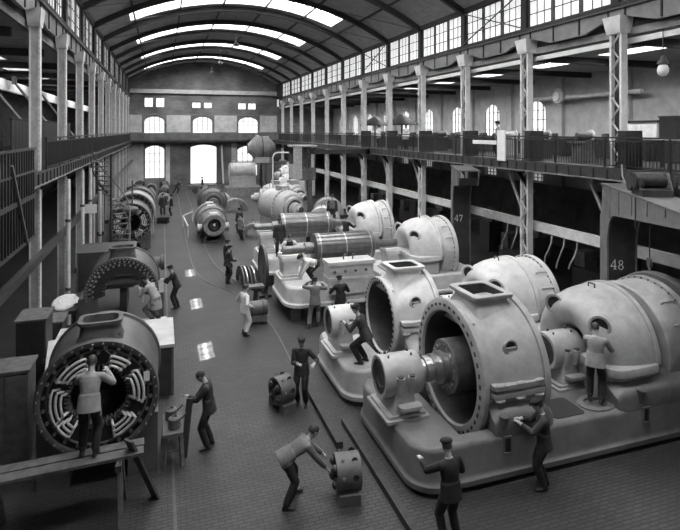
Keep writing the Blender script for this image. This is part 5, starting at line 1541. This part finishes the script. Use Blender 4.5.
def person(label, loc, rz, torso='cloth_dark', sleeve=None, legs='cloth_black', hip=0.91, lean=0.0, hands=None, feet=((-0.11, 0.02), (0.11, -0.04)),
           head=(0, 0), cover='cap', cover_mat='cloth_black', vox=0.016, jacket=True, coat=0.0, hipy=0.0, scale=1.0, fingers=True, rad=1.0, footz=(0, 0)):
    sleeve = sleeve or torso
    mats = [torso, legs, 'skin', 'leather', sleeve, 'eye', 'hair']
    TOP, LEG, SKIN, SHOE, SLV, EYE, HAIR = range(7)
    src = MB()
    la = math.radians(lean)
    d = V(0, math.sin(la), math.cos(la))
    n = V(0, math.cos(la), -math.sin(la))
    pel = V(0, hipy, hip)
    def sect(t, rx, ry, seg=20, curve=0.0):
        c_ = pel + d * t
        return [c_ + V(rx * math.cos(2 * PI * i / seg), 0, 0) + n * (ry * math.sin(2 * PI * i / seg)) for i in range(seg)]
    def sec2(c_, rx, ry, seg=20):
        return [c_ + V(rx * math.cos(2 * PI * i / seg), ry * math.sin(2 * PI * i / seg), 0) for i in range(seg)]
    src.cur = TOP
    src.loft([sect(t, rx, ry) for t, rx, ry in ((0.04, .15, .105), (0.06, .163, .118), (.08, .168, .122), (.18, .158, .115), (.28, .172, .125), (.37, .186, .125), (.43, .18, .108), (.47, .13, .088), (.505, .07, .066))])
    if jacket and coat == 0:
        src.loft([sect(-0.14 + 0.022 * q, .205 - .0022 * q, .150 - .0018 * q, 28) for q in range(14)])
    if coat > 0:
        c0 = V(0, hipy * 0.4, coat)
        src.loft([sec2(c0, .22, .18), sec2(c0 + (pel - c0) * 0.5, .205, .165), sect(0.0, .185, .14), sect(.2, .164, .12)])
    src.cur = LEG
    if jacket or coat > 0:
        src.loft([sect(-.12, .10, .085), sect(-.07, .145, .105), sect(-.02, .13, .09)])
    else:
        src.loft([sect(-.12, .10, .09), sect(-.06, .165, .125), sect(.03, .172, .127), sect(.07, .172, .127), sect(.08, .15, .1)])
    for i, s in enumerate((-1, 1)):
        hj = pel + V(s * 0.092, 0, 0) - d * 0.03
        ank = V(feet[i][0], feet[i][1], 0.085 + footz[i])
        kn, ank = ik(hj, ank, 0.43, 0.42, (s * 0.12, 1, 0))
        src.cur = LEG
        src.tube([hj, hj.lerp(kn, 0.5), kn], [.102, .094, .080], 12)
        src.sphere(kn, 0.080, 10, 8)
        src.tube([kn, kn.lerp(ank, 0.4), kn.lerp(ank, 0.93)], [.080, .077, .070], 12)
        src.cur = SHOE
        fd = V(s * 0.18, 1, 0).normalized()
        z0 = footz[i]
        base = V(ank.x, ank.y, z0)
        L = []
        for t, w, h in ((-.075, .028, .05), (-.06, .036, .075), (0.0, .04, .085), (.08, .046, .06), (.14, .045, .045), (.175, .03, .03)):
            c_ = base + fd * t
            sd = V(fd.y, -fd.x, 0)
            L.append([c_ + sd * (w * math.cos(2 * PI * q / 10)) + V(0, 0, 0.004 + h * 0.5 + h * 0.5 * math.sin(2 * PI * q / 10)) for q in range(10)])
        src.loft(L)
        src.tube([base + V(0, 0, 0.05), base + V(0, 0, 0.13)], [.045, .05], 10)
    # head
    neck = pel + d * 0.49
    hp = math.radians(lean * 0.72 + head[0])
    hy = math.radians(head[1])
    hR = Matrix.Rotation(-hy, 3, 'Z') @ Matrix.Rotation(-hp, 3, 'X')
    hc = neck + (hR @ V(0, 0.025, 0.185))
    src.cur = SKIN
    src.tube([neck - d * 0.02, neck.lerp(hc, 0.55)], [.058, .054], 12)
    src.sphere(hc, (.074, .094, .104), 18, 12, hR)
    src.sphere(hc + hR @ V(0, .028, -.062), (.056, .062, .058), 14, 9, hR)
    src.tube([hc + hR @ V(0, .085, .018), hc + hR @ V(0, .108, -.022), hc + hR @ V(0, .092, -.032)], [.011, .017, .012], 8)
    for s in (-1, 1):
        src.sphere(hc + hR @ V(s * .075, -.002, -.005), (.011, .022, .033), 8, 6, hR)
        src.sphere(hc + hR @ V(s * .03, .082, .03), (.022, .014, .009), 8, 5, hR)
    src.cur = EYE
    for s in (-1, 1):
        src.sphere(hc + hR @ V(s * .031, .083, .012), (.012, .009, .007), 8, 5, hR)
    src.sphere(hc + hR @ V(0, .083, -.062), (.024, .008, .005), 8, 5, hR)
    src.cur = SKIN
    # arms
    hands = hands or ((-0.27, 0.05, hip - 0.12), (0.27, 0.05, hip - 0.12))
    for i, s in enumerate((-1, 1)):
        sh = pel + d * 0.425 + V(s * 0.185, 0, 0)
        el, wr = ik(sh, hands[i], 0.29, 0.25, (s * 0.7, -0.5, -0.8))
        src.cur = SLV
        src.sphere(sh, 0.07, 12, 8)
        src.tube([pel + d * 0.43 + V(s * .1, 0, 0), sh], [.07, .068], 12)
        src.tube([sh, sh.lerp(el, 0.5), el], [.073, .068, .060], 12)
        src.sphere(el, 0.060, 10, 8)
        src.tube([el, el.lerp(wr, 0.6), el.lerp(wr, 0.95)], [.060, .053, .045], 12)
        src.cur = SKIN
        fd = (wr - el).normalized()
        side = fd.cross(V(0, 0, 1))
        if side.length < 0.2:
            side = V(0, -s, 0)
        side.normalize()
        pn = side.cross(fd).normalized()
        if pn.z > 0:
            pn = -pn
        src.tube([el.lerp(wr, 0.9), wr + fd * 0.015], [.029, .028], 10)
        Rm = Matrix((side, fd, pn)).transposed()
        src.sphere(wr + fd * 0.05, (.043, .052, .02), 12, 8, Rm)
        if fingers:
            for q, (off, ln) in enumerate(((-0.031, .068), (-0.010, .078), (0.011, .073), (0.031, .058))):
                p0 = wr + fd * 0.088 + side * off
                p1 = p0 + (fd * 0.88 + pn * 0.45).normalized() * ln * 0.5
                p2 = p1 + (fd * 0.45 + pn * 0.9).normalized() * ln * 0.5
                src.tube([p0 - fd * 0.02, p0, p1, p2], [.0105, .0105, .0098, .0085], 7)
            tb = wr + fd * 0.03 - side * (s * 0.036)
            t1 = tb + (fd * 0.6 - side * s * 0.7 + pn * 0.3).normalized() * 0.04
            t2 = t1 + (fd * 0.9 - side * s * 0.1 + pn * 0.4).normalized() * 0.032
            src.tube([tb, t1, t2], [.0125, .0115, .009], 7)
        else:
            src.sphere(wr + fd * 0.11 + pn * 0.015, (.036, .04, .017), 10, 7, Rm)
    # one continuous skin
    me0 = bpy.data.meshes.new('tmp_body')
    me0.from_pydata(src.v, [], src.f)
    import bmesh
    bm = bmesh.new()
    bm.from_mesh(me0)
    bmesh.ops.recalc_face_normals(bm, faces=bm.faces)
    bm.to_mesh(me0)
    bm.free()
    tmp = bpy.data.objects.new('tmp_body', me0)
    COL.objects.link(tmp)
    md = tmp.modifiers.new('r', 'REMESH')
    md.mode = 'VOXEL'
    md.voxel_size = vox
    sm = tmp.modifiers.new('s', 'SMOOTH')
    sm.factor = 0.5
    sm.iterations = 2
    dg = bpy.context.evaluated_depsgraph_get()
    dg.update()
    me = bpy.data.meshes.new_from_object(tmp.evaluated_get(dg))
    bpy.data.objects.remove(tmp)
    # clothing and skin regions from the nearest source surface
    kd = kdtree.KDTree(len(src.f))
    for i, f in enumerate(src.f):
        c_ = Vector((0, 0, 0))
        for q in f:
            c_ += Vector(src.v[q])
        kd.insert(c_ / len(f), i)
    kd.balance()
    me.materials.clear()
    for m_ in mats:
        me.materials.append(MATS[m_])
    idx = [src.m[kd.find(p.center)[1]] for p in me.polygons]
    me.polygons.foreach_set('material_index', idx)
    me.polygons.foreach_set('use_smooth', [True] * len(me.polygons))
    me.name = 'person'
    zoff = loc[2] if len(loc) > 2 else 0.0
    o = link('person', me, None, (loc[0], loc[1], zoff), math.radians(rz))
    o.scale = (scale,) * 3
    tag(o, label, 'person', 'workmen in the hall')
    # head covering and hair
    hb = MB()
    ring = []
    for t, k in ((-0.035, 1.02), (0.0, 1.06), (0.045, 1.05), (0.08, 0.85), (0.104, 0.5), (0.112, 0.1)):
        ring.append([hc + hR @ V(.077 * k * math.cos(2 * PI * q / 20), -.012 + (.097 * k) * math.sin(2 * PI * q / 20) - max(0, math.sin(2 * PI * q / 20)) * (0.03 if t < 0 else 0.0), t + 0.004 + (0.03 if t < 0.01 else 0) * max(0, math.sin(2 * PI * q / 20))) for q in range(20)])
    hb.loft(ring)
    hb.build('hair', 'hair', o, smooth=60)
    if cover == 'cap':
        cb = MB()
        L = []
        for t, rx, ry, dy in ((0.045, .086, .104, 0), (0.062, .098, .118, 0), (0.085, .104, .124, -.004), (0.108, .088, .102, -.01), (0.122, .05, .06, -.014), (0.126, .01, .01, -.015)):
            L.append([hc + hR @ V(rx * math.cos(2 * PI * q / 20), dy + ry * math.sin(2 * PI * q / 20), t) for q in range(20)])
        cb.loft(L)
        c = cb.build('cap', cover_mat, o, smooth=60)
        br = MB()
        pts = [(0.085 * math.sin(a), 0.075 + 0.075 * math.cos(a)) for a in [PI / 2 - PI * i / 10 for i in range(11)]]
        br.loft([[hc + hR @ V(x, y, 0.052 - (y - 0.075) * 0.35) for x, y in pts], [hc + hR @ V(x, y, 0.062 - (y - 0.075) * 0.35) for x, y in pts]])
        br.build('cap_brim', cover_mat, c, smooth=30)
    return o

NEAR, MIDV, FAR = 0.0115, 0.018, 0.03
person('workman in dark jacket and cap standing at the front of the closest turbine bed', (6.92, 8.48), 58, hands=((-0.12, 0.44, 1.22), (0.16, 0.42, 1.18)), head=(18, 0), vox=NEAR, lean=4)
person('workman with dark cap at the nose of the closest turbine bed, seen from behind', (4.5, 7.78), 8, torso='cloth_black', hands=((-0.24, 0.5, 1.20), (0.3, 0.35, 1.0)), head=(12, 10), vox=NEAR, lean=6)
person('bareheaded workman in light jacket standing on the closest turbine bed', (8.92, 9.29, ZB1 + 0.046), -48, torso='cloth_light', hands=((-0.05, 0.42, 1.18), (0.24, 0.44, 1.12)), head=(14, -10), cover='hair', vox=NEAR, lean=6)
person('workman bent double over a small motor frame on the floor', (2.26, 9.62), -86, torso='cloth_mid', lean=66, hip=0.86, hipy=-0.12, hands=((-0.14, 0.72, 0.60), (0.2, 0.66, 0.52)), feet=((-0.2, 0.12), (0.18, -0.16)), head=(-20, 0), cover='hair', vox=NEAR)
person('bareheaded workman in dark suit holding an upright plank in the aisle', (0.97, 11.85), 78, torso='cloth_dark', hands=((-0.02, 0.43, 1.12), (0.08, 0.40, 0.88)), head=(28, 0), cover='hair', vox=NEAR, lean=7)
person('workman in dark overall and cap standing beside the second turbine nose', (3.3, 12.95), 150, torso='cloth_dark', hands=((-0.36, 0.18, 1.12), (0.02, 0.26, 1.12)), head=(8, -15), vox=NEAR)
person('workman stooping at the second turbine with one arm over its pedestal', (4.95, 12.8, ZB2 + 0.0), 50, torso='cloth_dark', hip=0.74, lean=24, hands=((-0.15, 0.5, 1.0), (0.14, 0.48, 0.9)), head=(0, 0), vox=NEAR, feet=((-0.12, 0.1), (0.12, 0.04)))
person('workman in pale jacket leaning into the closest generator, seen from behind', (-1.20, 10.28, 1.135), -6, torso='cloth_light', lean=16, hands=((-0.12, 0.46, 1.32), (0.22, 0.44, 1.26)), head=(10, 0), vox=NEAR, jacket=True, cover='hair')
person('workman in pale coat stooping at the arched generator half-shell', (-0.16, 17.5, 0.92), 60, torso='cloth_light', legs='cloth_mid', lean=30, hip=0.72, hands=((-0.1, 0.5, 1.0), (0.12, 0.5, 0.95)), head=(6, 0), vox=MIDV, coat=0.4)
person('workman in dark suit leaning behind the man in pale coat', (0.55, 21.5), 78, torso='cloth_black', lean=20, hands=((-0.15, 0.5, 1.15), (0.15, 0.5, 1.1)), vox=MIDV)
person('man in white work clothes standing in the aisle with hands at his waist', (2.62, 17.95), -70, torso='cloth_white', legs='cloth_white', hands=((-0.3, 0.12, 1.0), (0.3, 0.12, 1.0)), cover='hair', vox=MIDV, head=(10, 0))
person('workman with raised arms at the raised pale bed, stepping up, seen from behind', (5.05, 17.95), -12, torso='cloth_mid', legs='cloth_mid', lean=8, hands=((-0.2, 0.33, 1.48), (0.24, 0.33, 1.42)), vox=MIDV, feet=((-0.22, -0.18), (0.12, 0.06)))
person('workman in dark jacket at the lower casing of the raised bed, seen from behind', (5.98, 17.95), 4, torso='cloth_black', hands=((-0.25, 0.3, 1.2), (0.25, 0.3, 1.15)), vox=MIDV, head=(10, -20))
person('workman in white sleeves and dark waistcoat leaning over the pale pedestal', (4.75, 20.75, 1.22), 178, torso='cloth_black', sleeve='cloth_white', lean=28, hip=0.84, hands=((-0.3, 0.42, 0.98), (0.3, 0.42, 0.98)), cover='hair', vox=MIDV, jacket=False)
person('workman in white shirt bent low beside the pale pedestal', (5.28, 18.92, 1.22), 95, torso='cloth_white', lean=74, hip=0.74, hipy=-0.1, hands=((-0.15, 0.55, 0.35), (0.18, 0.5, 0.30)), vox=MIDV, jacket=False, head=(-15, 0))
person('workman standing on the fourth turbine bed behind its pedestal', (5.0, 23.6, 1.2), 170, torso='cloth_dark', vox=MIDV)
person('workman in waistcoat standing high on the wooden staging', (8.6, 27.2, 1.70), 160, torso='cloth_mid', sleeve='cloth_dark', vox=MIDV, jacket=False)
person('workman in dark suit standing by the pale hood of the fourth turbine', (8.1, 23.5, 1.2), -60, torso='cloth_black', hands=((-0.1, 0.45, 1.2), (0.2, 0.45, 1.15)), vox=MIDV)
person('workman in dark suit beside the upright diaphragm plates, farther of two', (2.92, 25.5), -60, torso='cloth_black', vox=MIDV)
person('workman in dark suit beside the upright diaphragm plates, nearer of two', (2.78, 24.3), -75, torso='cloth_dark', vox=MIDV, lean=8, hands=((-0.2, 0.35, 1.0), (0.2, 0.35, 1.0)))
person('dark figure standing in the far aisle beside the hand cart', (0.75, 44.9), 100, torso='cloth_black', vox=FAR, fingers=False)
person('figure riding on the small hand cart in the far aisle', (0.11, 42.2, 0.45), 170, torso='cloth_dark', vox=FAR, fingers=False, hip=0.88)
person('distant workman bent forward pushing the low barrow', (1.55, 60.8), -90, torso='cloth_black', lean=40, hip=0.84, hands=((-0.25, 0.5, 0.9), (0.25, 0.5, 0.9)), feet=((-0.1, -0.4), (0.1, 0.05)), vox=FAR, fingers=False)
person('distant workman standing beside the low barrow at the doorway', (4.3, 61.5), 90, torso='cloth_black', vox=FAR, fingers=False)
person('workman in dark suit between the aisle turbine and the stepped bell machine', (4.9, 35.9), 30, torso='cloth_black', vox=FAR, fingers=False)
person('workman in pale shirt beside the mouth of the aisle turbine', (4.75, 33.6), 120, torso='cloth_light', vox=FAR, fingers=False, lean=15)
person('man in white shirt behind the gallery railing, between the dark hoods', (15.2, 36.6, 5.55), 90, torso='cloth_white', vox=FAR, fingers=False)
person('man in white shirt behind the gallery railing, in front of the nearer dark hood', (15.1, 31.8, 5.55), 110, torso='cloth_white', vox=FAR, fingers=False)
person('man in pale coat behind the gallery railing near the third column', (15.2, 21.9, 5.55), 60, torso='cloth_light', vox=FAR, fingers=False)
person('man leaning on the generator-side gallery by the dark partition end', (-4.1, 35.6, 5.55), -70, torso='cloth_dark', vox=FAR, fingers=False)
